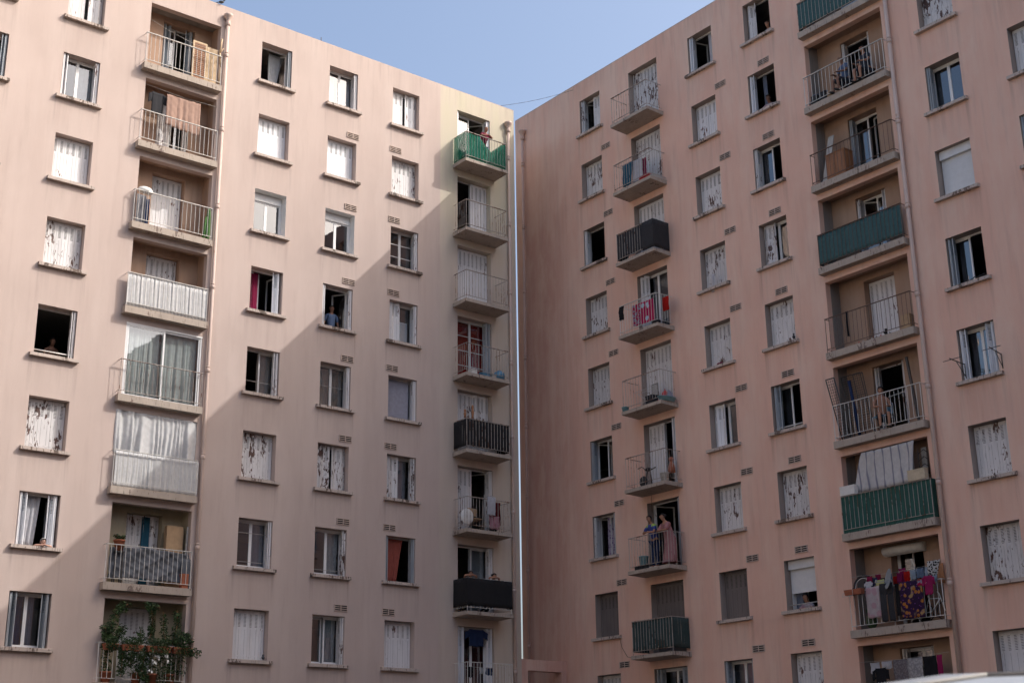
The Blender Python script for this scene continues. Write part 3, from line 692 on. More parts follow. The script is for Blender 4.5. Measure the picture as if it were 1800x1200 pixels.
# low gateway that closes the gap between the wings
gw = MB(); gw.box(-2.02, 2.4, .02, .40, 4.15, 4.52); gw.box(-2.02, -1.75, .02, .40, -CZ, 4.149); gw.box(-.25, -.02, .02, .40, -CZ, 4.149)
gw.v = [(min(x, -.004), y, z) for x, y, z in gw.v]
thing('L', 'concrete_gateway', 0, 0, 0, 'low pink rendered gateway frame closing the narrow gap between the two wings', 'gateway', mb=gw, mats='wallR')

# ------------------------------------------------------------------ curtains and blinds behind the windows
M['lace'] = cloth_mat('lace', (.66, .66, .70), trans=.4); M['pale'] = cloth_mat('pale_curtain', (.50, .52, .55), trans=.35)
M['sheer'] = cloth_mat('sheer_curtain', (.70, .74, .70), trans=.25); M['beige'] = cloth_mat('beige_curtain', (.34, .30, .27), trans=.3); M['burg'] = cloth_mat('burgundy_cloth', (.26, .02, .07), trans=.3)
M['redc'] = cloth_mat('red_cloth', (.50, .02, .015), trans=.3); M['dred'] = cloth_mat('dark_red_cloth', (.10, .01, .012), trans=.2)
M['salmon'] = cloth_mat('salmon_cloth', (.46, .13, .10), trans=.35); M['lav'] = cloth_mat('lavender_sheet', (.42, .42, .50), trans=.3)
M['gblue'] = cloth_mat('grey_blue_curtain', (.20, .23, .30), trans=.3); M['dgrey'] = cloth_mat('dark_grey_cloth', (.045, .045, .05), trans=.1)
M['lilac'] = cloth_mat('lilac_curtain', (.55, .50, .62), (.20, .14, .30), 'dots', 9, .35); M['pink'] = cloth_mat('pink_curtain', (.55, .28, .34), trans=.35)
M['towel'] = cloth_mat('brown_pink_towel', (.45, .30, .24), trans=.2); M['grey'] = cloth_mat('grey_cloth', (.22, .22, .24), trans=.15)
M['navy'] = cloth_mat('navy_cloth', (.02, .035, .09), trans=.1); M['tealc'] = cloth_mat('petrol_blue_cloth', (.03, .11, .17), trans=.15)
M['redpat'] = cloth_mat('red_patterned_cloth', (.40, .02, .08), (.25, .25, .33), 'blot', 11, .15); M['redbl'] = cloth_mat('crimson_towel', (.48, .02, .10), (.45, .58, .68), 'dots', 4.2, .15)
M['stripe'] = cloth_mat('striped_awning_cloth', (.72, .70, .69), (.30, .30, .36), 'stripe', 1.1, .25)
M['floral'] = cloth_mat('flowered_blanket', (.035, .015, .05), (.38, .15, .035), 'floral', 7, .05); M['dots'] = cloth_mat('black_and_white_cloth', (.55, .55, .55), (.02, .02, .02), 'blot', 17, .15)
M['denim'] = cloth_mat('denim', (.12, .17, .26), trans=.1); M['ldenim'] = cloth_mat('light_denim', (.28, .34, .42), trans=.1); M['yellow'] = cloth_mat('pale_yellow_cloth', (.55, .55, .28), trans=.2)
M['rose'] = cloth_mat('pale_rose_cloth', (.55, .48, .50), (.50, .33, .38), 'blot', 5, .25); M['magenta'] = cloth_mat('magenta_cloth', (.30, .02, .10), trans=.15); M['blk'] = cloth_mat('black_cloth', (.015, .015, .018), trans=.05)
M['tarp'] = cloth_mat('grey_tarpaulin', (.13, .14, .16), trans=.05, rough=.6); M['terry'] = cloth_mat('grey_pattern_cloth', (.16, .14, .15), (.22, .20, .21), 'blot', 20, .1); M['lgrey'] = cloth_mat('light_grey_cloth', (.33, .32, .33), (.42, .41, .42), 'blot', 16, .15)
M['paper'] = simple('white_paper', (.62, .63, .65), .8, .06)

def drape(w, h, seed=0, folds=5, amp=.02, taper=0.0, sag=.01, bottom=.0, nu=None, th=.006, swing=0.0, flare=0.0, crumple=0.0, nv=10):
    """hanging sheet with its top edge from (0,0,0) to (w,0,0); taper gathers the bottom to one side"""
    rg = random.Random(seed); ph = [rg.uniform(0, 6.28) for _ in range(4)]; nu = nu or max(8, int(folds * 6))
    def fn(u, v):
        d = v ** .8
        x = u * w * (1 - taper * d) + swing * d * h + flare * (u - .5) * d * w
        uw = u + .035 * math.sin(u * 9 + ph[3]) + .02 * math.sin(u * 23 + ph[1]) + .012 * v * math.sin(u * 15 + ph[2] + v * 2)
        y = amp * (.35 + .65 * d) * (math.sin(uw * folds * 6.28 + ph[0]) * (.6 + .5 * math.sin(u * 7 + ph[1])) + .45 * math.sin(uw * folds * 14.1 + ph[1] + 1.5 * d)) + .01 * math.sin(5 * v + ph[2])
        if crumple:
            for k, (fx, fz) in enumerate(((9, 5), (14, -11), (23, 15), (31, -19))): y += crumple / (k + 1) * abs(math.sin(fx * u + fz * v + ph[k]))
        z = -v * h * (1 + bottom * (u - .5)) - sag * math.sin(u * math.pi) - .012 * math.sin(u * folds * 6.28 + ph[3]) * d
        return (x, y, z)
    return MB().sheet(fn, nu, nv, th)
def curtain(side, c, r, u0, u1, mat, label, v0=0.0, v1=1.0, n=-.43, y=0.0, folds=None, amp=.018, taper=0.0, dims=None, cat='curtain', grp='curtains and blinds hung behind the windows', th=.005):
    a, b = ((WL if side == 'L' else WR)[c]) if dims is None else dims[:2]
    z1 = head(side, r) if dims is None else dims[3]; h = WH if dims is None else dims[3] - dims[2]
    x = a + (b - a) * u0; w = (b - a) * (u1 - u0); zt = z1 - .05 - (h - .1) * v0
    mb = drape(w, (h - .1) * (v1 - v0), seed=c * 10 + r + (0 if side == 'L' else 50), folds=folds or max(2, w * 8), amp=amp, taper=taper, sag=0, th=th)
    return thing(side, 'curtain', x, n - y, zt, label, cat, grp, mb, mat)
C_ = curtain
C_('L', 1, 1, .52, .95, 'pale', 'pale curtain in the sunlit window with folded white shutters at far left', v1=.97)
C_('L', 1, 6, .10, .62, 'lace', 'white lace curtain blowing beside the open window with a person leaning on its sill', n=-.31, amp=.03, taper=.18)
C_('L', 1, 7, .05, .45, 'navy', 'dark curtain in the bottom left window with blue grey shutters')
C_('L', 1, 7, .55, .72, 'gblue', 'narrow grey blue curtain in the middle of the bottom left window')
C_('L', 3, 0, .45, .95, 'pale', 'pale curtain beside the inward opened casement in the top window right of the downpipe', n=-.50, taper=.5)
C_('L', 3, 3, .06, .40, 'burg', 'burgundy curtain in the half open sunlit window', n=-.40)
C_('L', 3, 4, .50, .94, 'beige', 'beige curtain behind the right pane of the window where the sunlight ends beside the downpipe')
C_('L', 3, 6, .52, .92, 'gblue', 'grey blue curtain tied back in the shaded window right of the grey tarpaulin', taper=-.25)
C_('L', 4, 0, .05, .94, 'lace', 'pale net curtain across the middle window of the three right under the roof', amp=.008)
C_('L', 4, 3, .05, .22, 'gblue', 'grey blue curtain beside the man in the blue shirt', n=-.40)
C_('L', 4, 4, .06, .94, 'beige', 'beige curtains closed behind the window directly below the man in the blue shirt')
C_('L', 4, 6, .50, .92, 'pale', 'pale grey curtain in the window two storeys below the badly flaked ajar shutters', n=-.40, taper=.1)
C_('L', 4, 7, .50, .92, 'pale', 'grey curtain in the lowest window of the column third from the corner')
C_('L', 5, 4, .02, .86, 'lav', 'lavender sheet hung inside the window below the one patched with paper', n=-.28, amp=.01, folds=3)
C_('L', 5, 5, .40, .86, 'gblue', 'dark patterned curtain beside the half closed shutter above the salmon curtain')
C_('L', 5, 6, .16, .72, 'salmon', 'salmon pink curtain hanging out of the open window near the corner', n=-.27, taper=.35, amp=.03)
C_('L', 5, 3, .35, .88, 'paper', 'white and torn paper taped inside the lower part of the window near the corner', v0=.38, v1=.98, amp=.002, folds=2, cat='paper sheet', grp=None)
C_('R', 1, 6, .35, .97, 'lilac', 'lilac curtain with dark dots in the open window left of the couple on the balcony', taper=-.25, n=-.33, amp=.03)
C_('R', 3, 0, .62, .96, 'lace', 'white curtain right in the open window under the roof of the right wing', n=-.33)
C_('R', 4, 1, .30, .45, 'gblue', 'grey blue curtain beside the person looking out under the bleached lintel', n=-.36)
C_('R', 4, 0, .83, .97, 'lace', 'white curtain at the right of the topmost window with a person peering out', n=-.40)
C_('R', 4, 7, .06, .28, 'gblue', 'grey net curtain under the half lowered roller shutter', v0=.6, n=-.38)
C_('R', 3, 8, .30, .75, 'pink', 'pink curtain between blue grey shutters at the bottom edge of the right wing', n=-.45)
C_('R', 6, 5, .55, .95, 'lace', 'white curtain in the window between the two iron drying brackets', n=-.42)
for r, m, lab, u in ((3, 'redc', 'red curtain behind the glazed balcony door near the corner', (.03, .97)), (6, 'pale', 'pale lace curtain in the balcony door behind the two people leaning on black fabric', (.5, .95)), (7, 'dred', 'dark red curtain behind the lowest balcony door near the corner', (.1, .9))):
    a, b = BAL['L']; C_('L', 6, r, u[0], u[1], m, lab, dims=(a, b, flo('L', r) + .02, head('L', r)))
a, b = BAL['R']; C_('R', 2, 3, .3, .95, 'grey', 'grey curtain in the balcony door behind the red laundry', dims=(a, b, flo('R', 3) + .02, head('R', 3)))
a, b = LDOOR['L']; C_('L', 2, 6, .5, .72, 'tealc', 'teal curtain glimpsed between the shutters above the grey tarpaulin', dims=(a, b, flo('L', 6) + .02, head('L', 6) - .1), y=LD - .25)

# ------------------------------------------------------------------ hanging laundry and sheets
LG = 'laundry and cloths hung out on the balconies'
def hang(side, x, n, z, w, h, mat, label, name='hanging_cloth', cat='laundry', grp=LG, **k):
    if grp == LG and 'crumple' not in k: k['crumple'] = .018; k.setdefault('nv', 14)
    return thing(side, name, x, n, z, label, cat, grp, drape(w, h, seed=int(abs(x * 31 + z * 7)), **k), mat)
def shirt(side, x, n, z, w, h, mat, label, name='shirt', cat='shirt', sleeves=True, seed=0):
    mb = drape(w * .62, h, seed=seed, folds=2, amp=.015); mb.v = [(p[0] + w * .19, p[1], p[2]) for p in mb.v]
    if sleeves:
        for sg in (0, 1):
            m2 = drape(w * .2, h * .42, seed=seed + sg, folds=1, amp=.01)
            mb.add([(p[0] + (0 if sg == 0 else w * .8), p[1], p[2] - .02 - (abs(p[0] - (w * .2 if sg == 0 else 0)) * .5)) for p in m2.v], m2.f, 0, True)
    return thing(side, name, x, n, z, label, cat, LG, mb, mat)
def trousers(side, x, n, z, w, h, mat, label, seed=3):
    mb = drape(w, h * .3, seed=seed, folds=2, amp=.012)
    for k in (0, 1):
        m2 = drape(w * .46, h * .74, seed=seed + k, folds=1.3, amp=.016); mb.add([(p[0] + k * w * .54, p[1], p[2] - h * .27) for p in m2.v], m2.f, 0, True)
    return thing(side, 'trousers', x, n, z, label, 'trousers', LG, mb, mat)
def line(side, pts, label, r=.004, mat='wire', name='clothes_line', cat='clothes line'):
    x, n, z = pts[0]; mb = MB(); q = [Vector((p[0] - x, -(p[1] - n), p[2] - z)) for p in pts]
    mb.path(q, r, 5); return thing(side, name, x, n, z, label, cat, None, mb, mat)

line('L', [(-16.78, .0, 23.75), (-16.1, .03, 23.52), (-15.3, .06, 23.36), (-14.37, .02, 23.42)], 'pale clothes line strung across the top recessed balcony')
hang('L', -16.05, .03, 21.33, 1.15, 1.12, 'towel', 'large brown pink towel hanging over the railing of the second recessed balcony', folds=5, amp=.03, bottom=.1)
shirt('L', -16.62, -.1, 21.32, .62, .75, 'dgrey', 'dark jacket hung beside the brown pink towel', 'jacket', 'jacket', seed=4)
line('L', [(-16.78, .03, 21.42), (-15.5, .03, 21.34), (-14.36, .03, 21.38)], 'thin clothes line carrying the brown pink towel')
hang('L', -16.84, .17, 17.62, .30, 1.02, 'grey', 'grey trousers and shirts bunched on the left end of the third recessed balcony', folds=3, amp=.03)
hang('L', -16.57, .13, 17.55, .16, .85, 'navy', 'dark cloth hanging beside the bunched grey washing', folds=2)
# big white sheets that close a whole recess
hang('L', -16.92, .02, 10.86, 2.60, 1.28, 'whitecloth', 'large white curtain hung from the ceiling to close a whole recessed balcony', 'balcony_curtain', 'curtain', None, folds=7, amp=.085, th=.006, nu=120, nv=20, crumple=.012)
hang('L', -16.86, .12, 9.62, 2.58, 1.03, 'whitecloth', 'white cloth hung behind the railing below the large white balcony curtain', 'railing_cloth', 'cloth', None, folds=13, amp=.022, nu=120)
hang('L', -16.78, .12, 6.86, 2.42, .86, 'tarp', 'crumpled grey tarpaulin tied behind the railing above the plants', 'tarpaulin', 'tarpaulin', None, folds=1.5, amp=.02, taper=.02, crumple=.05, nu=60, nv=24, sag=-.06)
hang('L', -14.62, .15, 6.72, .26, 1.0, 'tarp', 'loose grey end of the tarpaulin hanging over the balcony edge', 'tarpaulin', 'tarpaulin', None, folds=2, amp=.02)
# white striped awning
hang('R', 13.24, .06, 9.28, 1.80, 1.12, 'stripe', 'white striped cloth hung as a sunshade above dark green matting', 'sunshade_cloth', 'sunshade', None, folds=5, amp=.05, swing=-.26, flare=.12)
# balcony with the green net: nothing hung.  Column by the corner
shirt('L', -4.42, .02, 5.38, .95, .55, 'navy', 'dark clothes hung at the top of the lowest balcony door near the corner', 'laundry', 'laundry')
for i, (x, w, h, m, l) in enumerate(((-4.62, .24, .34, 'blk', 'black garment at the left of the line on the lowest corner balcony'), (-4.14, .2, .2, 'pale', 'small pale blue cloth on the line of the lowest corner balcony'), (-3.86, .26, .24, 'navy', 'small navy cloth on the line of the lowest corner balcony'))): hang('L', x, .45, 4.12, w, h, m, l, folds=2)
line('L', [(-4.86, .45, 4.13), (-3.9, .45, 4.09), (-3.03, .45, 4.13)], 'clothes line across the lowest corner balcony')
hang('L', -4.02, .80, 9.72, .34, .62, 'lace', 'white towel hung over the rail beside the maroon washing', folds=2, amp=.012)
hang('L', -3.78, .55, 9.62, .50, .80, 'dred', 'maroon washing hung on a rack beside the white towel', folds=3)
hang('L', -3.86, .70, 9.10, .42, .44, 'pink', 'pink cloth hung low on the cluttered corner balcony', folds=2)
# right wing balconies
hang('R', 4.28, .50, 21.62, .56, .86, 'tealc', 'petrol blue cloth drying on the second balcony down', folds=3, taper=.2)
hang('R', 4.80, .45, 21.62, .44, .84, 'lace', 'white and grey washing beside the petrol blue cloth', folds=3, taper=-.1)
hang('R', 5.22, .40, 21.58, .18, .74, 'burg', 'dark red cloth at the right end of the drying rack on the second balcony down', folds=1.5)
hang('R', 4.12, .79, 16.20, .24, .50, 'blk', 'black garment over the left end of the railing with the red towels', folds=2, amp=.015)
hang('R', 4.68, .70, 16.10, .48, .76, 'redpat', 'red and grey patterned towel hung behind the bars', folds=2, amp=.012)
hang('R', 5.12, .71, 16.08, .66, .78, 'redbl', 'crimson towel with a pale blue patch hung behind the bars', folds=2, amp=.01)
hang('R', 5.92, .45, 16.10, .30, .50, 'redc', 'plain red cloth beside the crimson towel', folds=2)
hang('R', 7.90, .035, 16.42, .12, .62, 'lace', 'white rag trailing from a flaked shutter over its sill', 'rag', 'rag', None, folds=1.5, nu=8, swing=-.12)
line('R', [(4.16, .45, 21.66), (5.0, .45, 21.62), (5.85, .45, 21.66)], 'rod of the drying rack on the second balcony down', .006, 'metal')
line('R', [(4.16, .72, 16.14), (5.1, .72, 16.10), (6.0, .6, 16.14)], 'clothes line carrying the red towels', .004, 'wire')
# the crowded balcony
CB = flo('R', 7) + 1.07
hang('R', 13.10, .30, CB + .04, .46, .84, 'rose', 'pale rose towel over the crowded balcony railing', folds=1.5, amp=.008)
trousers('R', 13.60, .32, CB + .08, .44, 1.02, 'dgrey', 'dark grey trousers hung over the crowded balcony railing')
hang('R', 14.08, .31, CB + .03, .20, .85, 'blk', 'black cloth between the grey trousers and the flowered blanket', folds=1.5)
hang('R', 14.24, .33, CB + .04, .74, .98, 'floral', 'dark flowered blanket over the crowded balcony railing', folds=2, amp=.012, nu=20)
hang('R', 14.86, .36, CB + .03, .42, .16, 'redpat', 'red patterned garment bunched on the rail right of the flowered blanket', folds=2)
for i, (x, w, h, m, l) in enumerate(((14.02, .16, .26, 'magenta', 'magenta sock like garment behind the satellite dish'), (14.26, .20, .26, 'redc', 'red underwear on the line above the flowered blanket'), (14.48, .18, .26, 'ldenim', 'light denim garment on the line above the flowered blanket'),
      (14.68, .24, .25, 'denim', 'dark denim garment on the line above the flowered blanket'), (14.94, .16, .27, 'ldenim', 'light denim garment at the right end of the line of small washing'))): hang('R', x, .10, CB + .34 + i * .012, w, h, m, l, folds=2, amp=.01)
hang('R', 15.06, .12, CB + .52, .42, .50, 'dots', 'black and white patterned cloth hung slanting at the right of the crowded balcony', folds=2, bottom=-.6, taper=.3)
hang('R', 15.34, .10, CB + .42, .20, .52, 'wood', 'brown orange cloth at the right end of the crowded balcony', folds=1.5)
hang('R', 13.38, .18, CB + .22, .28, .24, 'yellow', 'pale yellow cloth beside the satellite dish', folds=2)
hang('R', 13.28, .16, CB + .30, .14, .20, 'navy', 'navy cloth beside the pale yellow cloth', folds=1.5)
hang('R', 13.08, .16, CB + .36, .18, .22, 'burg', 'dark red cloth topmost of the left hand washing on the crowded balcony', folds=1.5)
shirt('R', 12.98, .17, CB + .22, .30, .22, 'lace', 'small white shirt under the dark red cloth on the crowded balcony', seed=8)
shirt('R', 15.02, .36, CB + .10, .40, .50, 'magenta', 'red and magenta garment slung over the rail at the right of the crowded balcony', 'garment', 'garment', seed=5)
hang('R', 15.30, .30, CB + .10, .14, .16, 'ldenim', 'bright blue cloth on the red and magenta garment', folds=1.5)
rg = random.Random(21)
cs = ['dgrey', 'navy', 'burg', 'blk', 'denim', 'redc', 'magenta', 'gblue', 'lace', 'dred', 'tealc', 'yellow']
wh = ['first', 'second', 'third', 'fourth', 'fifth', 'sixth', 'seventh', 'eighth', 'ninth', 'tenth', 'eleventh', 'twelfth']
for i in range(12):
    m = cs[i]; hang('R', 12.86 + i * .20, .02 + .04 * (i % 2), CB + rg.uniform(.22, .46), rg.uniform(.14, .24), rg.uniform(.25, .6), m, wh[i] + ' garment from the left in the back row of washing on the crowded balcony', folds=2, amp=.015)
line('R', [(12.47, .10, CB + .42), (13.9, .10, CB + .36), (15.42, .10, CB + .42)], 'clothes line across the crowded balcony')
LB = 3.50
for i, (x, w, h, m, l) in enumerate(((12.86, .30, .30, 'lace', 'small white garment leftmost on the lowest washing line'), (13.24, .34, .20, 'lace', 'white garment next to the black shirt on the lowest washing line'), (13.62, .46, .85, 'terry', 'patterned dark grey towel on the lowest washing line'),
      (14.10, .46, .85, 'lgrey', 'light grey towel on the lowest washing line'), (14.58, .42, .85, 'blk', 'black towel on the lowest washing line'), (15.02, .16, .85, 'magenta', 'magenta cloth on the lowest washing line'))): hang('R', x, .08, LB - .06 + i * .008, w, h, m, l, folds=2, amp=.01)
shirt('R', 12.94, .11, LB - .22, .56, .62, 'blk', 'black shirt with a white print on the lowest washing line', seed=9)
line('R', [(12.47, .08, LB - .02), (13.9, .08, LB - .05), (15.42, .08, LB + .02)], 'washing line across the lowest recessed balcony of the right wing')
hang('R', 13.28, .24, flo('R', 4) + 1.09, .07, .78, 'blk', 'narrow black rag hanging from the railing in front of the closed white door', 'rag', 'rag', None, folds=1, nu=6)

# ------------------------------------------------------------------ plants
def leaves(mb, c, rad, n, size, mi=(0, 1), rg=random, droop=0.0):
    for _ in range(n):
        while True:
            p = Vector((rg.uniform(-1, 1), rg.uniform(-1, 1), rg.uniform(-1, 1)))
            if p.length < 1: break
        p = Vector((p.x * rad[0], p.y * rad[1], p.z * rad[2])) + Vector(c)
        q = Euler((rg.uniform(-1.2, 1.2), rg.uniform(-1.2, 1.2), rg.uniform(0, 6.28))).to_matrix()
        s = size * rg.uniform(.6, 1.4); m = mi[0] if rg.random() < .65 else mi[1]
        a = q @ Vector((0, -s, 0)); b = q @ Vector((s * .42, 0, s * .1)); d = q @ Vector((0, s, -s * .25)); e = q @ Vector((-s * .42, 0, s * .1))
        mb.add([p + a, p + b, p + d, p + e], [(0, 1, 2), (0, 2, 3)], m)
def planter(side, x, n, z, w, label, hang_leaves=.2, tall=.25, seed=0, nl=260, mat='terra'):
    rg = random.Random(seed); mb = MB(); h = .16; d = .18
    vs = [(0.02, -d / 2 + .02, 0), (w - .02, -d / 2 + .02, 0), (w - .02, d / 2 - .02, 0), (.02, d / 2 - .02, 0), (0, -d / 2, h), (w, -d / 2, h), (w, d / 2, h), (0, d / 2, h)]
    mb.add(vs, [(0, 3, 2, 1), (0, 1, 5, 4), (1, 2, 6, 5), (2, 3, 7, 6), (3, 0, 4, 7), (4, 5, 6, 7)])
    mb.box(-.008, w + .008, -d / 2 - .008, d / 2 + .008, h - .025, h + .004)
    t = thing(side, 'planter', x, n, z, label, 'planter', 'planters on the green balcony')
    obj('box', mb, mat, t)
    f = MB()
    for k in range(max(3, int(w * 9))):
        px = w * (k + .5) / max(3, int(w * 9)); hh = tall * rg.uniform(.5, 1.3)
        f.bar((px, 0, h), (px + rg.uniform(-.08, .08), rg.uniform(-.1, .05), h + hh), .006, 4, 0)
    leaves(f, (w / 2, 0, h + tall * .45), (w * .55, .15, tall * .6), int(nl * 1.5), .036, rg=rg)
    leaves(f, (w / 2, -.12, h - hang_leaves * .5), (w * .5, .07, hang_leaves * .8), int(nl * .7), .04, rg=rg)
    obj('foliage', f, ['leaf', 'leaf2'], t); return t
for i, (x, w, t_, hl, l) in enumerate(((-16.84, .40, .22, .15, 'leftmost terracotta planter on the rail of the green balcony'), (-16.34, .62, .22, .30, 'terracotta planter with foliage trailing far over the rail of the green balcony'),
        (-15.60, .70, .24, .20, 'middle terracotta planter above the white flowers'), (-14.82, .55, .45, .22, 'rightmost terracotta planter with shoots reaching past the downpipe'))): planter('L', x, .30, 4.02, w, l, hl, t_, seed=i + 3)
def climber(side, x, n, z, pts, rad, nl, label, name='climbing_plant', cat='climbing plant', seed=1, size=.045, pot=True):
    rg = random.Random(seed); t = thing(side, name, x, n, z, label, cat, 'plants on the green balcony'); st = MB(); f = MB()
    for pl in pts:
        st.path([Vector(p) for p in pl], .009, 5)
        for a, b in zip(pl, pl[1:]):
            for k in range(4): leaves(f, Vector(a).lerp(Vector(b), k / 4), rad, int(nl * 3), size, rg=rg)
    obj('stem', st, 'wood', t); obj('foliage', f, ['leaf', 'leaf2'], t)
    if pot: obj('pot', MB().lathe([(.0, .0), (.11, 0), (.15, .26), (.165, .26), (.165, .30), (.14, .30), (.13, .27), (0, .26)], (0, 0, 0), 14), 'terra', t)
    return t
fz = flo('L', 7)
climber('L', -16.62, .05, fz, [[(0, 0, .2), (-.05, -.05, .9), (.0, -.1, 1.5), (.18, -.1, 1.95), (.45, -.12, 2.15)], [(-.05, -.05, 1.0), (-.15, -.2, 1.3), (-.22, -.25, 1.45)], [(0, -.05, .9), (.25, -.12, 1.3), (.35, -.15, 1.5)]], (.16, .10, .16), 15, 'tall leafy climber at the left of the green balcony', seed=2)
climber('L', -15.75, .05, fz, [[(0, 0, .2), (.05, -.05, 1.2), (.0, -.1, 1.5)], [(0, 0, .8), (.3, -.1, 1.3), (.35, -.1, 1.55)], [(.35, -.1, 1.5), (.3, -.1, 2.0), (.15, -.1, 2.15), (.5, -.1, 2.1)]], (.12, .10, .12), 9, 'thin climber in front of the shutters on the green balcony', seed=3)
climber('L', -14.75, .05, fz, [[(0, 0, .2), (.0, -.05, 1.1), (.1, -.1, 1.7), (.05, -.1, 2.1)], [(0, 0, 1.0), (.25, -.2, 1.35), (.5, -.3, 1.25)], [(0, 0, 1.0), (-.3, -.1, 1.4), (-.35, -.1, 2.0)], [(.1, -.2, 1.0), (.4, -.3, .95), (.72, -.35, .85)]], (.13, .10, .14), 12, 'climber at the right of the green balcony with shoots crossing the downpipe', seed=4)
climber('L', -16.3, .28, fz + .05, [[(0, 0, .9), (.02, -.03, .6), (.0, -.02, .1)], [(.3, 0, .9), (.25, -.03, .4)], [(.7, 0, .85), (.6, 0, .3), (.8, 0, .0)]], (.14, .05, .14), 22, 'green vine trailing down in front of the bars of the green balcony', 'trailing_vine', 'vine', seed=5, size=.04, pot=False)
t = thing('L', 'flowering_plant', -15.35, .15, fz, 'bush with white flowers poking through the bars of the green balcony', 'flowering plant', 'plants on the green balcony')
f = MB(); rg = random.Random(9); leaves(f, (.1, -.05, .5), (1.0, .16, .48), 900, .045, rg=rg); obj('foliage', f, ['leaf', 'leaf2'], t)
for x, z, k in ((-.12, .86, 5), (.05, .72, 8), (.30, .80, 5), (-.02, .58, 5), (.34, .62, 3), (-.1, .30, 3), (.12, .92, 3)):
    fl = MB()
    for _ in range(k):
        c = Vector((x + rg.uniform(-.06, .06), -.22 + rg.uniform(-.03, .03), z + rg.uniform(-.06, .06))); q = Euler((rg.uniform(1, 2), rg.uniform(-.5, .5), 0)).to_matrix()
        for j in range(5):
            a = j * 1.257; b = a + 1.0; fl.add([c, c + q @ Vector((.032 * math.cos(a), .032 * math.sin(a), .006)), c + q @ Vector((.032 * math.cos(b), .032 * math.sin(b), .006))], [(0, 1, 2)])
    obj('flower_cluster', fl, 'petal', t)
obj('pot', MB().lathe([(.0, .0), (.13, 0), (.17, .24), (.185, .24), (.185, .28), (.15, .28), (0, .24)], (0, 0, 0), 14), 'terra', t)
climber('L', -16.52, .05, 6.78, [[(0, 0, .2), (0, 0, .34), (-.12, 0, .44)], [(0, 0, .3), (.12, 0, .42)]], (.10, .08, .06), 9, 'small potted plant at the left of the balcony with the grey tarpaulin', 'potted_plant', 'potted plant', seed=7, size=.035)
thing('L', 'plant_stand', -16.52, .05, flo('L', 6), 'small grey stand carrying the potted plant beside the grey tarpaulin', 'stand', mb=MB().box(-.14, .14, -.10, .10, .86, .90).box(-.12, -.09, -.08, -.05, 0, .86).box(.09, .12, -.08, -.05, 0, .86).box(-.12, -.09, .05, .08, 0, .86).box(.09, .12, .05, .08, 0, .86), mats='metal')

# ------------------------------------------------------------------ people
for k, c in dict(skin_tan=(.34, .17, .105), skin_dark=(.20, .095, .06), skin_pale=(.48, .28, .21), hair_black=(.012, .010, .010), hair_grey=(.25, .24, .23), hair_brown=(.05, .03, .02), lip=(.22, .06, .05)).items(): M[k] = simple(k, c, .6, .06)
M['jersey'] = simple('blue_jersey', (.03, .05, .22), .8, .15); M['lime'] = simple('lime_panel', (.35, .50, .10), .8, .1); M['robe'] = cloth_mat('pink_robe', (.38, .185, .19), trans=.05)
M['blueshirt'] = simple('blue_shirt', (.07, .11, .20), .8, .2); M['cream'] = simple('cream_shirt', (.50, .42, .30), .8, .15); M['shorts'] = simple('dark_shorts', (.02, .025, .04), .8, .2)
dg = None
def skin_mesh(pts, edges, rad, sub=1):
    me = bpy.data.meshes.new('tmp'); me.from_pydata(pts, edges, []); o = bpy.data.objects.new('tmp', me); COL.objects.link(o)
    o.modifiers.new('Skin', 'SKIN').use_smooth_shade = True
    for i, r in enumerate(rad):
        me.skin_vertices[0].data[i].radius = r if isinstance(r, tuple) else (r, r)
        me.skin_vertices[0].data[i].use_root = (i == 0)
    m = o.modifiers.new('Sub', 'SUBSURF'); m.levels = sub; m.render_levels = sub
    bpy.context.view_layer.update(); d = bpy.context.evaluated_depsgraph_get(); ev = o.evaluated_get(d)
    r = ev.to_mesh(); v = [tuple(q.co) for q in r.vertices]; f = [tuple(p.vertices) for p in r.polygons]; ev.to_mesh_clear()
    bpy.data.objects.remove(o); bpy.data.meshes.remove(me); return v, f
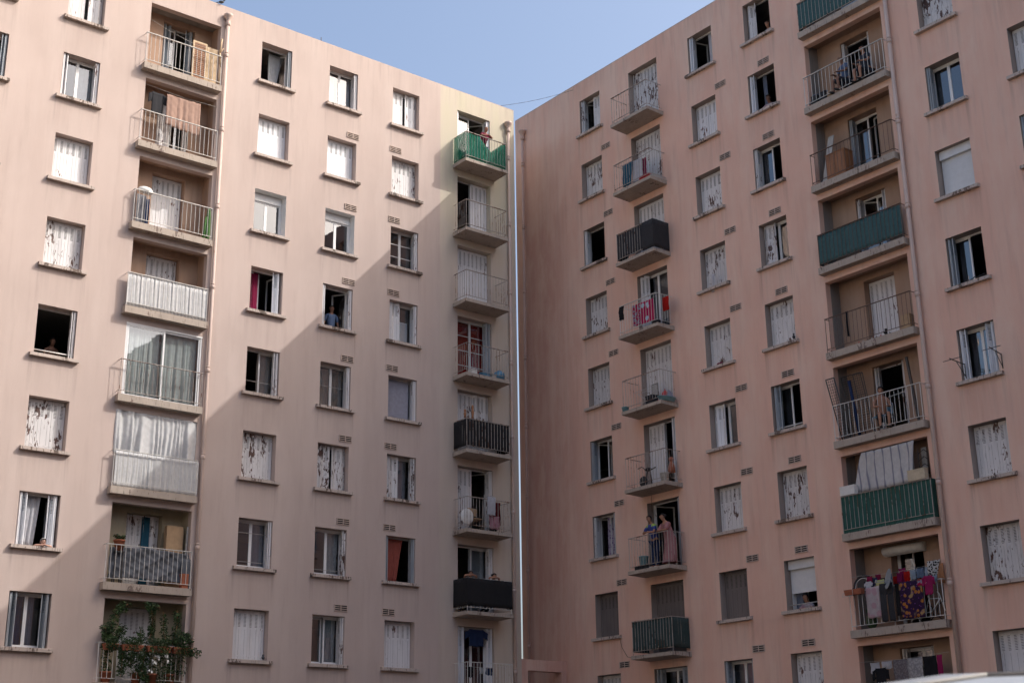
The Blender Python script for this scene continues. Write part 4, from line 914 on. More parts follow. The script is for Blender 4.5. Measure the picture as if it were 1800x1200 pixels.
def person(side, x, n, z, label, pose='rail', skin='skin_tan', top='blueshirt', legs='shorts', hair='hair_black', hairstyle='short', yaw=0, s=1.0, rail=1.09, topcols=None, bare=False):
    """joints per pose, facing -y; z is the floor"""
    J = {}
    lean = {'stand': 0, 'rail': .16, 'low': .22, 'sit': .05}[pose]
    hipz = {'stand': .93, 'rail': .90, 'low': .62, 'sit': .47}[pose]
    J['pelvis'] = (0, .0 if pose != 'rail' else .06, hipz); tl = .52
    sh = (0, J['pelvis'][1] - lean, hipz + math.sqrt(max(.01, tl * tl - lean * lean)))
    def mid(a, b, t): return tuple(a[i] + (b[i] - a[i]) * t for i in range(3))
    J['waist'] = mid(J['pelvis'], sh, .32); J['chest'] = mid(J['pelvis'], sh, .72); J['neck0'] = sh
    hf = .035 + lean * .25
    J['neck'] = (0, sh[1] - .02, sh[2] + .08); J['head0'] = (0, sh[1] - .02 - hf, sh[2] + .135); J['head1'] = (0, sh[1] - .03 - hf, sh[2] + .215); J['head2'] = (0, sh[1] - .015 - hf, sh[2] + .285)
    for sg, q in ((-1, 'l'), (1, 'r')):
        J['sh' + q] = (sg * .175, sh[1] + .0, sh[2] - .035)
        if pose in ('rail', 'low'):
            ry = sh[1] - (.22 if pose == 'rail' else .20)
            J['el' + q] = (sg * .25, ry + .07, rail + .045); J['wr' + q] = (sg * .04, ry - .03 - (.03 if sg > 0 else 0), rail + .05); hd = Vector((-sg, -.15, 0)).normalized()
        elif pose == 'sit':
            J['el' + q] = (sg * .24, sh[1] - .10, sh[2] - .28); J['wr' + q] = (sg * .12, sh[1] - .32, sh[2] - .32); hd = Vector((-sg * .3, -1, -.2)).normalized()
        else:
            J['el' + q] = (sg * .25, sh[1] + .02, sh[2] - .31); J['wr' + q] = (sg * .26, sh[1] - .05, sh[2] - .56); hd = Vector((0, -.15, -1)).normalized()
        J['ha' + q] = tuple(Vector(J['wr' + q]) + hd * .07); J['hd' + q] = hd
        hx = sg * .085; J['hip' + q] = (hx, J['pelvis'][1], hipz - .06)
        if pose == 'sit': J['kn' + q] = (sg * .13, -.42, hipz + .0); J['an' + q] = (sg * .12, -.40, .09); J['to' + q] = (sg * .13, -.56, .045)
        elif pose == 'low': J['kn' + q] = (sg * .13, -.10, .32); J['an' + q] = (sg * .12, .28, .09); J['to' + q] = (sg * .13, .16, .045)
        else: J['kn' + q] = (sg * .10, J['pelvis'][1] * .6 - .02, .48); J['an' + q] = (sg * .10, .03, .09); J['to' + q] = (sg * .12, -.13, .045)
    RD = dict(pelvis=(.15, .105), waist=(.125, .095), chest=(.155, .11), neck0=(.10, .075), neck=.052, head0=(.062, .07), head1=(.074, .092), head2=(.055, .070),
              sh=.058, el=.041, wr=.026, ha=(.036, .018), hip=.085, kn=.056, an=.036, to=.032)
    def build(names, grow=0, links=None):
        idx = {nm: i for i, nm in enumerate(names)}; pts = [J[nm] for nm in names]
        L = [('pelvis', 'waist'), ('waist', 'chest'), ('chest', 'neck0'), ('neck0', 'neck'), ('neck', 'head0'), ('head0', 'head1'), ('head1', 'head2')]
        for q in 'lr': L += [('neck0', 'sh' + q), ('sh' + q, 'el' + q), ('el' + q, 'wr' + q), ('wr' + q, 'ha' + q), ('pelvis', 'hip' + q), ('hip' + q, 'kn' + q), ('kn' + q, 'an' + q), ('an' + q, 'to' + q)]
        e = [(idx[a], idx[b]) for a, b in L if a in idx and b in idx]
        rr = []
        for nm in names:
            r = RD.get(nm) or RD[nm[:-1]]; r = r if isinstance(r, tuple) else (r, r); rr.append((r[0] + grow, r[1] + grow))
        return skin_mesh(pts, e, rr)
    order = ['pelvis', 'waist', 'chest', 'neck0', 'neck', 'head0', 'head1', 'head2'] + [a + q for q in 'lr' for a in ('sh', 'el', 'wr', 'ha', 'hip', 'kn', 'an', 'to')]
    v, f = build(order); b = MB(); b.add(v, f, 0, True)
    hx, hy, hz = J['head1']
    for sg, q in ((-1, 'l'), (1, 'r')):          # fingers and thumb
        hd = J['hd' + q]; p = Vector(J['ha' + q]) - hd * .01; sd = Vector((0, -1, 0)) if abs(hd.y) < .6 else Vector((sg, 0, 0)); up = hd.cross(sd).normalized()
        for k, ln in enumerate((.062, .072, .066, .05)):
            a = p + sd * (.026 - .0175 * k); m1 = a + hd * ln * .62 - up * .006 * (1 if up.z > 0 else -1); b.bar(a, m1, .0092, 6, 0, r2=.0082); b.bar(m1, m1 + hd * ln * .5 - Vector((0, 0, .018)), .0082, 6, 0, r2=.0062)
        b.bar(p - hd * .035 + sd * .03, p + sd * .055 - hd * .0, .011, 6, 0, r2=.008)
        b.ball((hx + sg * .076, hy + .01, hz - .01), .022, 8, 0, (.4, .8, 1.2))                      # ears
        b.ball((hx + sg * .029, hy - .084, hz + .012), .011, 8, 1, (1, .6, .7)); b.box(hx + sg * .029 - .015, hx + sg * .029 + .015, hy - .0905, hy - .08, hz + .034, hz + .038, 1)
    b.ball((hx, hy - .102, hz - .018), .017, 8, 0, (.8, 1, 1.3)); b.bar((hx, hy - .088, hz + .02), (hx, hy - .106, hz - .018), .010, 6, 0)
    b.ball((hx, hy - .086, hz - .055), .017, 8, 2, (1.3, .6, .4))
    T = FR[side] @ Matrix.Translation((x, -n, z)) @ Matrix.Rotation(yaw, 4, 'Z') @ Matrix.Diagonal((s, s, s, 1))
    o = bpy.data.objects.new('person', b.mesh('person', [skin, 'hair_black', 'lip'])); COL.objects.link(o); o.matrix_world = T; o['label'] = label; o['category'] = 'person'
    if not bare:
        names = ['waist', 'chest', 'neck0'] + [a + q for q in 'lr' for a in ('sh', 'el')]; sv = dict(J)
        for q in 'lr': J['el' + q] = mid(J['sh' + q], J['el' + q], .78 if top != 'robe' else 1.0)
        J['waist'] = mid(J['pelvis'], J['waist'], -.12)
        v, f = build(names, .016 if top != 'robe' else .03); c = MB(); c.add(v, f, 0, True)
        if topcols:
            for i, fc in enumerate(c.f):
                cz = sum(c.v[k][2] for k in fc) / len(fc)
                if cz > J['neck0'][2] - .05 and abs(sum(c.v[k][0] for k in fc) / len(fc)) > .06: c.m[i] = 1
        obj('shirt', c, [top] + ([topcols] if topcols else []), o); J.update(sv)
    if legs == 'robe':
        c = MB(); px, py, pz = J['pelvis']; ch = J['chest']; prof = []
        ring = [(ch, .19, .15), (J['waist'], .20, .16), (J['pelvis'], .235, .18), ((0, py * .8, pz * .55), .26, .20), ((0, 0, .10), .29, .22)]
        vs = []; nn = 28
        for (cc, rx, ry) in ring:
            for k in range(nn):
                t = 2 * math.pi * k / nn; ff = 1 + .06 * math.sin(t * 7) * (1.2 - cc[2]); vs.append((cc[0] + rx * ff * math.cos(t), cc[1] + ry * ff * math.sin(t), cc[2]))
        fs = [(j * nn + k, j * nn + (k + 1) % nn, (j + 1) * nn + (k + 1) % nn, (j + 1) * nn + k) for j in range(len(ring) - 1) for k in range(nn)]
        c.add(vs, fs, 0, True); obj('robe', c, 'robe', o)
    else:
        v, f = build(['pelvis'] + [a + q for q in 'lr' for a in ('hip', 'kn')] + ([a + q for q in 'lr' for a in ('an',)] if legs != 'shorts' or pose != 'sit' else []), .014)
        obj('trousers', MB().add(v, f, 0, True), legs, o)
    c = MB()
    for q in 'lr': t_ = J['to' + q]; a_ = J['an' + q]; c.ball(((t_[0] + a_[0]) / 2, (t_[1] + a_[1]) / 2, .035), .06, 10, 0, (.75, 1.9, .62))
    obj('shoes', c, 'dark' if pose != 'rail' or legs == 'robe' else 'white', o)
    if hairstyle != 'bald':
        h_ = MB()
        prof = [(.001, .112), (.045, .104), (.078, .07), (.090, .03), (.088, -.005)]
        vs = []; nn = 16
        for r_, z_ in prof:
            for k in range(nn):
                t = 2 * math.pi * k / nn; front = max(0, -math.sin(t)); zz = max(z_, .045 * front + (.03 if front > .3 else 0)) if front > .2 else z_ - (.03 if z_ < .03 else 0)
                zz = max(zz, hz_l) if (hz_l := .058 * min(1, front * 2)) > z_ and front > .05 else zz; vs.append((hx + r_ * .93 * math.cos(t), hy + .010 + r_ * (1.10 if front < .1 else 1.02) * math.sin(t), hz + zz))
        fs = [(j * nn + k, (j + 1) * nn + k, (j + 1) * nn + (k + 1) % nn, j * nn + (k + 1) % nn) for j in range(4) for k in range(nn)] + [tuple(range(nn))]
        h_.add(vs, fs, 0, True)
        if hairstyle == 'bun': h_.ball((hx, hy + .11, hz + .05), .05, 10)
        if hairstyle == 'long': h_.ball((hx, hy + .07, hz - .06), .085, 10, 0, (1, .6, 1.5))
        obj('hair', h_, hair, o)
    return o
def fl_(s_, r): return flo(s_, r)
person('R', 5.00, .42, flo('R', 6), 'man in blue football shirt with lime shoulders leaning on a railing', 'rail', 'skin_tan', 'jersey', 'navy', topcols='lime')
person('R', 5.66, .42, flo('R', 6), 'woman in a long pink robe leaning her forearms on the railing', 'rail', 'skin_tan', 'robe', 'robe', hair='hair_black', hairstyle='bun', s=.98, yaw=-.25)
person('L', -4.66, .40, flo('L', 6), 'dark haired man resting his chin on folded arms above black fabric, left of a woman', 'low', 'skin_tan', 'dgrey', 'shorts', yaw=-.1, rail=1.19, s=.92)
person('L', -3.74, .40, flo('L', 6), 'woman in a white top resting her arms above the black fabric, right of a man', 'low', 'skin_tan', 'lace', 'shorts', hairstyle='bun', yaw=.1, rail=1.19, s=.92)
person('L', -3.82, .42, flo('L', 0), 'bald man bending over the railing with green netting at the top', 'rail', 'skin_tan', 'burg', 'shorts', hairstyle='bald', rail=1.2, s=.95)
person('L', -9.52, -.55, flo('L', 3), 'man in a blue shirt standing in an open window at the edge of the sunlight', 'stand', 'skin_dark', 'blueshirt', 'shorts', yaw=-.2)
person('L', -18.60, -1.1, flo('L', 4) - .05, 'bare shouldered man sitting inside the fully open dark window', 'rail', 'skin_dark', bare=True, rail=.98)
person('L', -18.66, -.30, flo('L', 6) - .28, 'elderly person in a cream top leaning on the sill beside the white lace curtain', 'low', 'skin_pale', 'cream', 'shorts', hair='hair_grey', rail=1.14, s=.95)
person('R', 10.84, -.42, flo('R', 0) - .22, 'person in a white top peering from the topmost window beside a flaked shutter', 'rail', 'skin_tan', 'lace', 'shorts', hairstyle='long', s=.95, rail=1.0)
person('R', 10.60, -.42, flo('R', 1) - .30, 'bare armed person behind the sill beside a grey blue curtain in the right wing', 'rail', 'skin_dark', 'rose', 'shorts', rail=1.15, yaw=.2)
person('R', 10.52, -.45, flo('R', 7) - .42, 'person in a pale shirt looking out under the half lowered roller shutter', 'rail', 'skin_tan', 'rose', 'shorts', rail=1.2, s=1.0)
person('R', 13.86, -.12, flo('R', 1), 'man in a blue shirt sitting on the top balcony behind the bars', 'sit', 'skin_dark', 'blueshirt', 'shorts', hairstyle='bald', yaw=-.3)
person('R', 14.66, -.12, flo('R', 1), 'dark haired woman sitting low on the top balcony right of the man in blue', 'sit', 'skin_tan', 'shorts', 'shorts', hairstyle='long', yaw=-.2)
person('R', 14.02, -.02, flo('R', 5), 'shirtless person in dark shorts sitting on a blue and white chair behind the bars', 'sit', 'skin_tan', 'pale', 'shorts', yaw=.75, bare=True, s=1.0)

for x, l in ((13.86, 'dark stool under the man in the blue shirt on the top balcony'), (14.66, 'dark stool under the dark haired woman on the top balcony')):
    mb = MB(); mb.box(-.17, .17, -.17, .17, .34, .385)
    for a_ in (-.14, .14):
        for b_ in (-.14, .14): mb.bar((a_, b_, 0), (a_, b_, .34), .015)
    thing('R', 'stool', x, -.16, flo('R', 1), l, 'stool', None, mb, 'dark')

# ------------------------------------------------------------------ things on the balconies
def box_thing(side, name, x, n, z, w, d, h, mat, label, cat, rot=0, tilt=None, lid=True, grp=None):
    mb = MB(); mb.box(0, w, -d / 2, d / 2, 0, h)
    if lid: mb.box(-.006, w + .006, -d / 2 - .006, d / 2 + .006, h - .03, h + .004)
    o = thing(side, name, x, n, z, label, cat, grp, mb, mat, rot)
    return o
def lean_board(side, name, x, n, z, w, h, mat, label, cat, dx=0, dy=.0, th=.02):
    mb = MB(); vs = []
    for (yy) in (0, th): vs += [(0, yy, 0), (w, yy, 0), (w + dx, yy + dy, h), (dx, yy + dy, h)]
    mb.add(vs, [(0, 1, 2, 3), (4, 7, 6, 5), (0, 4, 5, 1), (1, 5, 6, 2), (2, 6, 7, 3), (3, 7, 4, 0)])
    return thing(side, name, x, n, z, label, cat, None, mb, mat)
# top left recess: slatted panel, pale wooden board, knotty pole
F0 = flo('L', 0)
t = thing('L', 'slatted_panel', -15.30, .02, F0, 'brown slatted wooden panel standing on the top recessed balcony', 'wooden panel')
mb = MB(); frame_bars(mb, 0, .50, 0, 1.46, .06, 0, .03); obj('frame', mb, 'lightwood', t); mb = MB()
for k in range(20): mb.box(.06, .44, .005, .022, .08 + k * .067, .08 + k * .067 + .042)
obj('slats', mb, 'wood', t)
lean_board('L', 'wooden_board', -14.76, -.05, F0, .36, 1.42, 'lightwood', 'pale wooden board beside the brown slatted panel', 'board')
thing('L', 'driftwood_pole', -14.40, .16, F0, 'knotty pale pole standing at the right end of the top recessed balcony', 'pole', mb=MB().path([(0, 0, 0), (.03, 0, .7), (-.02, 0, 1.2), (.03, 0, 1.75)], .03, 7).bar((-.02, 0, 1.2), (.10, 0, 1.42), .016), mats='lightwood')
# third recess
thing('L', 'white_sack', -16.78, .12, flo('L', 2) + 1.03, 'white bag lying on the rail above the bunched grey washing', 'bag', mb=MB().ball((.2, 0, .1), .16, 14, 0, (1.5, .9, .75)).ball((.30, -.02, .05), .12, 12, 0, (1.3, .8, .6)), mats='white')
thing('L', 'parasol', -14.43, .08, flo('L', 2), 'rolled green parasol upright at the right end of the third recessed balcony', 'parasol', mb=MB().lathe([(.02, 0), (.05, .04), (.075, .3), (.07, .8), (.055, 1.05), (.0, 1.1)], n=10).bar((-.14, .0, 0), (-.08, 0, .8), .05, 8, r2=.03), mats=simple('parasol_green', (.05, .14, .03), .8, .3))
# glazed-in recess
xa, xb = LOG['L']; zf = flo('L', 4); zh = head('L', 4)
g_ = MB(); frame_bars(g_, 0, xb - xa - .006, 0, zh - zf - .006, .045, 0, .07); g_.box(-.0, xb - xa, -.014, -.001, zh - zf - .06, zh - zf - .01)
ge = obj('balcony_glazing', g_, 'pvc', B['L'], (xa + .003, .012, zf + .003), label='white sliding glazing closing a recessed balcony')
cw = (xb - xa) / 2 - .03
for k in (0, 1): link('casement', casement_mesh(cw, zh - zf - .11, 'pvc', 0, .05), ge, (.05 + k * (cw - .04), .02 + k * .028, .05))
for k, (a, w_) in enumerate(((xa + .08, 1.05), (xb - 1.22, 1.12))):
    thing('L', 'curtain', a, -.16, zh - .07, ('left' if k == 0 else 'right') + ' sheer pale curtain behind the sliding glazing of the enclosed balcony', 'curtain', 'curtains and blinds hung behind the windows', drape(w_, zh - zf - .12, seed=70 + k, folds=5, amp=.045, nu=60, crumple=.02), 'sheer')
# recess with tarpaulin
t = thing('L', 'cardboard_box', -14.96, -.30, flo('L', 6), 'tall brown cardboard box leaning at the right of the tarpaulin balcony', 'cardboard box', mb=MB().box(0, .50, -.02, .16, 0, 1.86).box(.505, .53, .0, .05, 0, 1.8).box(.245, .255, -.024, -.0205, .02, 1.84), mats='card')
lean_board('L', 'metal_frame_panel', -14.44, -.15, flo('L', 6), .05, 1.85, 'board', 'narrow white framed panel beside the brown cardboard box', 'panel', dx=.04)
box_thing('L', 'storage_box', -14.62, .10, flo('L', 6), .20, .18, .42, 'terra', 'red brown pot box on the floor right of the tarpaulin', 'box')
# corner column, left wing
F3 = flo('L', 3)
for (x, w, m, l) in ((-4.60, .24, 'white', 'white plastic box at the front left of the balcony with red curtains'), (-4.12, .30, 'blue', 'blue plastic tray beside the white box on the balcony with red curtains'), (-3.70, .18, 'board', 'grey box in the middle of the balcony with red curtains')):
    box_thing('L', 'storage_box', x, .58, F3, w, .22, .15 if m != 'white' else .17, m, l, 'box')
thing('L', 'plastic_bag', -3.25, .50, F3, 'large blue plastic bag slumped at the right of the balcony with red curtains', 'bag', mb=MB().ball((0, 0, .19), .2, 16, 0, (1.1, .9, .95)).ball((.05, .05, .33), .10, 10, 0, (1, 1, .9)).ball((-.13, -.04, .13), .13, 10), mats='blue')
for x, h_, l in ((-5.0 + .08, .30, 'small dark wooden figurine on the balcony rail with black fabric'), (-4.60, .50, 'tall dark wooden figurine on the balcony rail with black fabric')):
    thing('L', 'figurine', x, .73, flo('L', 4) + 1.07, l, 'figurine', mb=MB().lathe([(0, 0), (.05, 0), (.035, h_ * .2), (.055, h_ * .45), (.03, h_ * .62), (.042, h_ * .78), (.035, h_ * .92), (0, h_)], n=10), mats='wood')
t = thing('L', 'round_table', -4.74, .60, flo('L', 5) + .42, 'round white garden table top leaning inside the cluttered corner balcony', 'table', mb=MB().lathe([(.0, -.012), (.25, -.012), (.265, 0), (.25, .012), (0, .012)], n=24, T=Matrix.Rotation(R(90), 4, 'X')), mats='white')
t = thing('L', 'folding_chair', -4.30, .25, flo('L', 5), 'dark folding chair in the middle of the cluttered corner balcony', 'chair')
obj('frame', MB().path([(0, 0, 0), (.05, .3, .85)], .012).path([(.42, 0, 0), (.40, .3, .85)], .012).path([(0, .3, 0), (.02, -.05, .45)], .012).path([(.42, .3, 0), (.42, -.05, .45)], .012), 'metal', t); obj('seat', MB().box(0, .43, -.08, .3, .44, .47), 'card', t); obj('backrest', MB().box(.03, .41, .24, .28, .6, .86), 'card', t)
t = thing('L', 'drying_rack', -3.95, .50, flo('L', 5), 'white wire drying rack at the right of the cluttered corner balcony', 'drying rack')
mb = MB(); mb.path([(0, 0, 0), (0, 0, 1.25), (.42, 0, 1.25), (.42, 0, 0)], .010); mb.path([(0, .15, 0), (0, 0, 1.0)], .008); mb.path([(.42, .15, 0), (.42, 0, 1.0)], .008)
for k in range(7): mb.bar((0, 0, .15 + k * .15), (.42, 0, .15 + k * .15), .005)
obj('frame', mb, 'wire', t)
thing('L', 'plant_pot', -3.52, .40, flo('L', 5), 'pink cushion like bundle low in the cluttered corner balcony', 'bundle', mb=MB().ball((0, 0, .14), .15, 12, 0, (1.1, .8, .9)), mats='dgrey')
# right wing corner column
mb = MB(); frame_bars(mb, 0, .46, 0, .20, .02, -.15, .15)
for k in range(5): mb.box(.04 + k * .085, .07 + k * .085, -.15, .15, .02, .18)
thing('R', 'plastic_crate', 5.32, .52, flo('R', 1), 'red plastic crate on the balcony with petrol blue washing', 'crate', mb=mb, mats='red')
box_thing('R', 'storage_box', 5.80, .40, flo('R', 1), .18, .4, .12, 'board', 'grey blue tray right of the red crate', 'tray')
thing('R', 'rubbish_bag', 5.92, .70, flo('R', 3) - .02, 'black bag on the balcony corner under the crimson towel', 'bag', mb=MB().ball((0, 0, .06), .11, 12, 0, (1.2, .9, .7)).ball((-.12, 0, .09), .07, 8), mats='black')
def tub(side, x, n, z, rx, ry, h_, mat, label):
    T = Matrix.Diagonal((rx, ry, h_, 1)); return thing(side, 'wash_tub', x, n, z, label, 'tub', None, MB().lathe([(0, 0), (.82, 0), (1, .9), (1.08, .9), (1.08, 1), (.95, 1), (.8, .08), (0, .08)], n=20, T=T), mat)
tub('R', 4.20, .72, flo('R', 4), .13, .12, .14, 'lightblue', 'small pale blue bowl at the front left corner of a balcony')
tub('R', 5.93, .45, flo('R', 4), .20, .36, .13, 'lightblue', 'large pale blue tub at the right corner of the same balcony as the small bowl')
box_thing('R', 'storage_box', 5.02, .42, flo('R', 4), .34, .26, .36, 'charcoal', 'dark crate behind the bars left of the large pale blue tub', 'box')
thing('R', 'paper_bag', 6.00, .35, flo('R', 4) + .12, 'pale lilac paper bag standing in the large pale blue tub', 'bag', mb=MB().add([(-.08, -.1, 0), (.08, -.1, 0), (.06, .1, 0), (-.1, .1, 0), (-.03, -.08, .28), (.02, -.05, .25), (.02, .05, .20), (-.04, .05, .24)], [(0, 3, 2, 1), (4, 5, 6, 7), (0, 1, 5, 4), (1, 2, 6, 5), (2, 3, 7, 6), (3, 0, 4, 7)]), mats='lav')
mb = MB(); frame_bars(mb, 0, .30, 0, .42, .02, 0, .02); mb.box(.02, .28, .005, .015, .02, .40, 1)
thing('R', 'picture_frame', 4.98, .20, flo('R', 4) + .42, 'dark picture frame propped behind the bars above the pale blue tub', 'picture frame', mb=mb, mats=['metal', 'board'])
for x, h_, l in ((5.28, .30, 'left red bag behind the bars above the large tub'), (5.70, .45, 'right red bag behind the bars above the large tub')): thing('R', 'shopping_bag', x, .30, flo('R', 4), l, 'bag', mb=MB().ball((0, 0, h_ * .5), h_ * .5, 12, 0, (.6, .5, 1)).path([(-.05, 0, h_ * .9), (0, 0, h_ * 1.15), (.05, 0, h_ * .9)], .008), mats='red')
t = thing('R', 'drying_rack', 4.45, .45, flo('R', 4), 'white folding drying rack on the balcony with pale blue tubs', 'drying rack')
mb = MB(); mb.path([(0, 0, 0), (.9, .1, .62)], .009); mb.path([(.9, 0, 0), (0, .1, .60)], .009)
for k in range(6): mb.bar((0 + k * .04, .1, .61), (.8 + k * .02, .1, .63), .004)
mb.path([(0, .1, .6), (1.0, .1, .64), (1.0, -.1, .64), (0, -.1, .6)], .007); obj('frame', mb, 'wire', t)
t = thing('R', 'exercise_bike', 4.65, .40, flo('R', 5), 'dark exercise machine folded on the balcony beside a white bucket', 'exercise machine')
obj('frame', MB().path([(-.25, 0, .06), (.45, 0, .06)], .03).path([(0, 0, .06), (.15, 0, .55), (.55, 0, .62)], .022).path([(.15, 0, .55), (-.1, 0, .75), (-.3, 0, .72)], .015).path([(.35, 0, .06), (.28, 0, .6)], .02), 'metal', t)
obj('flywheel', MB().lathe([(0, -.03), (.17, -.03), (.19, 0), (.17, .03), (0, .03)], (0, 0, 0), 18, T=Matrix.Translation((-.05, 0, .24)) @ Matrix.Rotation(R(90), 4, 'X')), 'dark', t); obj('seat', MB().ball((.18, 0, .62), .10, 10, 0, (1.6, .8, .5)), 'dark', t)
t = thing('R', 'bucket', 5.72, .52, flo('R', 5), 'white bucket in the front right corner of the balcony with the exercise machine', 'bucket', mb=MB().lathe([(0, 0), (.12, 0), (.15, .30), (.16, .30), (.16, .32), (.14, .32), (.115, .02), (0, .02)], n=18), mats='white')
thing('R', 'doll', 5.74, .20, flo('R', 5) + .35, 'bundle of orange and brown cloth above the white bucket', 'bundle', mb=MB().ball((0, 0, .45), .09, 10).lathe([(.0, 0), (.13, .02), (.10, .25), (.05, .38), (0, .4)], n=12), mats='terra')
t = thing('R', 'bucket', 4.50, .45, flo('R', 6) + .16, 'pale blue bucket standing on dark boxes left of the man in the football shirt', 'bucket', mb=MB().lathe([(0, 0), (.13, 0), (.16, .28), (.17, .28), (.17, .30), (.15, .30), (.125, .02), (0, .02)], n=18), mats='lightblue')
for i, x in enumerate((4.20, 4.40, 4.62)): box_thing('R', 'storage_box', x, .46, flo('R', 6), .17, .26, .155, 'dark', ('leftmost', 'middle', 'rightmost')[i] + ' of three dark boxes under the pale blue bucket', 'box', grp='dark boxes under the bucket')
t = thing('R', 'iron_chair', 4.74, .30, flo('R', 6), 'dark bent iron chair back left of the man in the football shirt', 'chair')
mb = MB(); mb.path([(.32 * math.cos(a) / 2 + .16, .30, .48 + .42 * math.sin(a)) for a in [math.pi * k / 10 for k in range(11)]], .012); mb.path([(.20 * math.cos(a) / 2 + .16, .30, .48 + .26 * math.sin(a)) for a in [math.pi * k / 10 for k in range(11)]], .009)
for q in ((0, 0), (.32, 0), (0, .3), (.32, .3)): mb.bar((q[0], q[1], 0), (q[0], q[1], .48), .012)
obj('frame', mb, 'metal', t); obj('seat', MB().lathe([(0, .46), (.18, .46), (.18, .49), (0, .49)], (.16, .15, 0), 16), 'metal', t)
# right recesses
F1 = flo('R', 1)
for x, m, w_, h_, l in ((12.62, 'gblue', .55, .42, 'heap of pale blue washing at the left of the balcony with seated people'), (13.00, 'card', .36, .30, 'tan cushion beside the heap of pale blue washing')):
    mb = MB(); rg = random.Random(3)
    for _ in range(6): mb.ball((rg.uniform(0, w_), rg.uniform(-.1, .1), h_ * rg.uniform(.5, 1.0)), .12, 10, 0, (1.3, .8, .7))
    thing('R', 'bundle', x, .0, F1, l, 'bundle', mb=mb, mats=m)
for i, x in enumerate((12.66, 12.98)): box_thing('R', 'storage_box', x, .0, F1, .24, .3, .34, 'dark', ('left', 'right')[i] + ' dark box under the heap of pale blue washing', 'box')
F2 = flo('R', 2)
t = thing('R', 'cabinet', 12.98, -.08, F2, 'orange brown wooden cabinet standing behind the rusty railing', 'cabinet')
obj('carcass', MB().box(0, .72, -.20, .20, 0, .86).box(-.02, .74, -.22, .22, .861, .885), 'wood', t)
for k in range(2): obj('door', MB().box(.02 + k * .345, .355 + k * .345, -.218, -.202, .03, .83).box(.33 + k * .04, .345 + k * .04, -.23, -.218, .45, .52), 'wood', t)
lean_board('R', 'grey_board', 12.62, -.05, F2, .22, 1.70, 'board', 'tall grey white board leaning left of the orange brown cabinet', 'board', dx=.22, dy=.25)
F4 = flo('R', 4); rg = random.Random(5)
for k in range(9):
    x = 13.45 + k * .155; m = ['wood', 'red', 'board', 'dark', 'white'][k % 5]
    thing('R', 'sandal', x, .14, F4, ('first', 'second', 'third', 'fourth', 'fifth', 'sixth', 'seventh', 'eighth', 'last')[k] + ' sandal from the left in the row on the balcony edge', 'sandal', 'row of sandals', MB().ball((0, 0, .022), .05, 8, 0, (.9, 1.5, .4)).path([(-.04, -.02, .03), (0, -.04, .07), (.04, -.02, .03)], .007), m)
thing('R', 'upturned_boots', 14.55, .14, F4 + .05, 'dark boot standing upturned in the row of sandals', 'boot', mb=MB().bar((0, 0, 0), (.0, 0, .16), .04, 8).ball((.0, -.05, .03), .045, 8, 0, (.8, 1.5, .7)), mats='dark')
box_thing('R', 'storage_box', 14.92, -.25, F4, .30, .3, .55, 'card', 'brown box at the right of the balcony with the row of sandals', 'box')
# bed bases and seated person's chair
F5 = flo('R', 5)
def mesh_panel(x, n, w_, h_, dx, dy, nx, nz, label, r=.006):
    t = thing('R', 'metal_mesh_panel', x, n, F5, label, 'mesh panel'); mb = MB(); P = lambda u, v: (u * w_ + dx * v, dy * v, v * h_)
    for a, b in (((0, 0), (1, 0)), ((1, 0), (1, 1)), ((1, 1), (0, 1)), ((0, 1), (0, 0))): mb.bar(P(*a), P(*b), r * 2.6)
    obj('frame', mb, 'metal', t); mb = MB()
    for i in range(1, nx): mb.bar(P(i / nx, 0), P(i / nx, 1), r * .8, 4, smooth=False)
    for i in range(1, nz): mb.bar(P(0, i / nz), P(1, i / nz), r * .8, 4, smooth=False)
    obj('mesh', mb, 'metal', t)
mesh_panel(12.68, .14, .30, 1.90, -.34, -.10, 4, 22, 'narrow black metal mesh panel tilting out left over the railing', .007)
mesh_panel(12.96, -.10, .70, 2.0, -.42, .12, 5, 26, 'wide rusty metal mesh panel leaning in the balcony corner')
mesh_panel(13.40, -.02, .34, 1.98, -.42, .20, 5, 3, 'bed base with long rods leaning beside the mesh panels')
thing('R', 'rolled_cloth', 13.12, -.12, F5, 'long dark blue roll leaning between the mesh panels', 'roll', mb=MB().bar((0, 0, 0), (-.22, .0, 1.8), .05, 10), mats='navy')
t = thing('R', 'garden_chair', 13.86, .02, F5, 'white framed chair with a blue back under the shirtless person', 'chair')
obj('frame', MB().path([(0, .22, 0), (0, .22, .42), (-.06, .26, .85), (.38, .26, .85), (.42, .22, .42), (.42, .22, 0)], .013).path([(0, -.2, 0), (0, -.2, .42), (0, .22, .42)], .013).path([(.42, -.2, 0), (.42, -.2, .42), (.42, .22, .42)], .013), 'wire', t)
obj('seat', MB().box(.01, .41, -.2, .22, .41, .43), 'blue', t); obj('backrest', MB().box(-.04, .38, .24, .255, .55, .84), 'blue', t)
lean_board('R', 'dark_pole_board', 15.12, -.10, F5, .07, 2.05, 'metal', 'dark pole leaning at the right end of the balcony with mesh panels', 'pole', dx=-.28, dy=.1, th=.05)
thing('R', 'window_bar', 13.62, -.95, F5 + 1.28, 'pale bar across the dark doorway behind the shirtless person', 'bar', mb=MB().bar((0, 0, 0), (.95, 0, .06), .02, 8), mats='board')
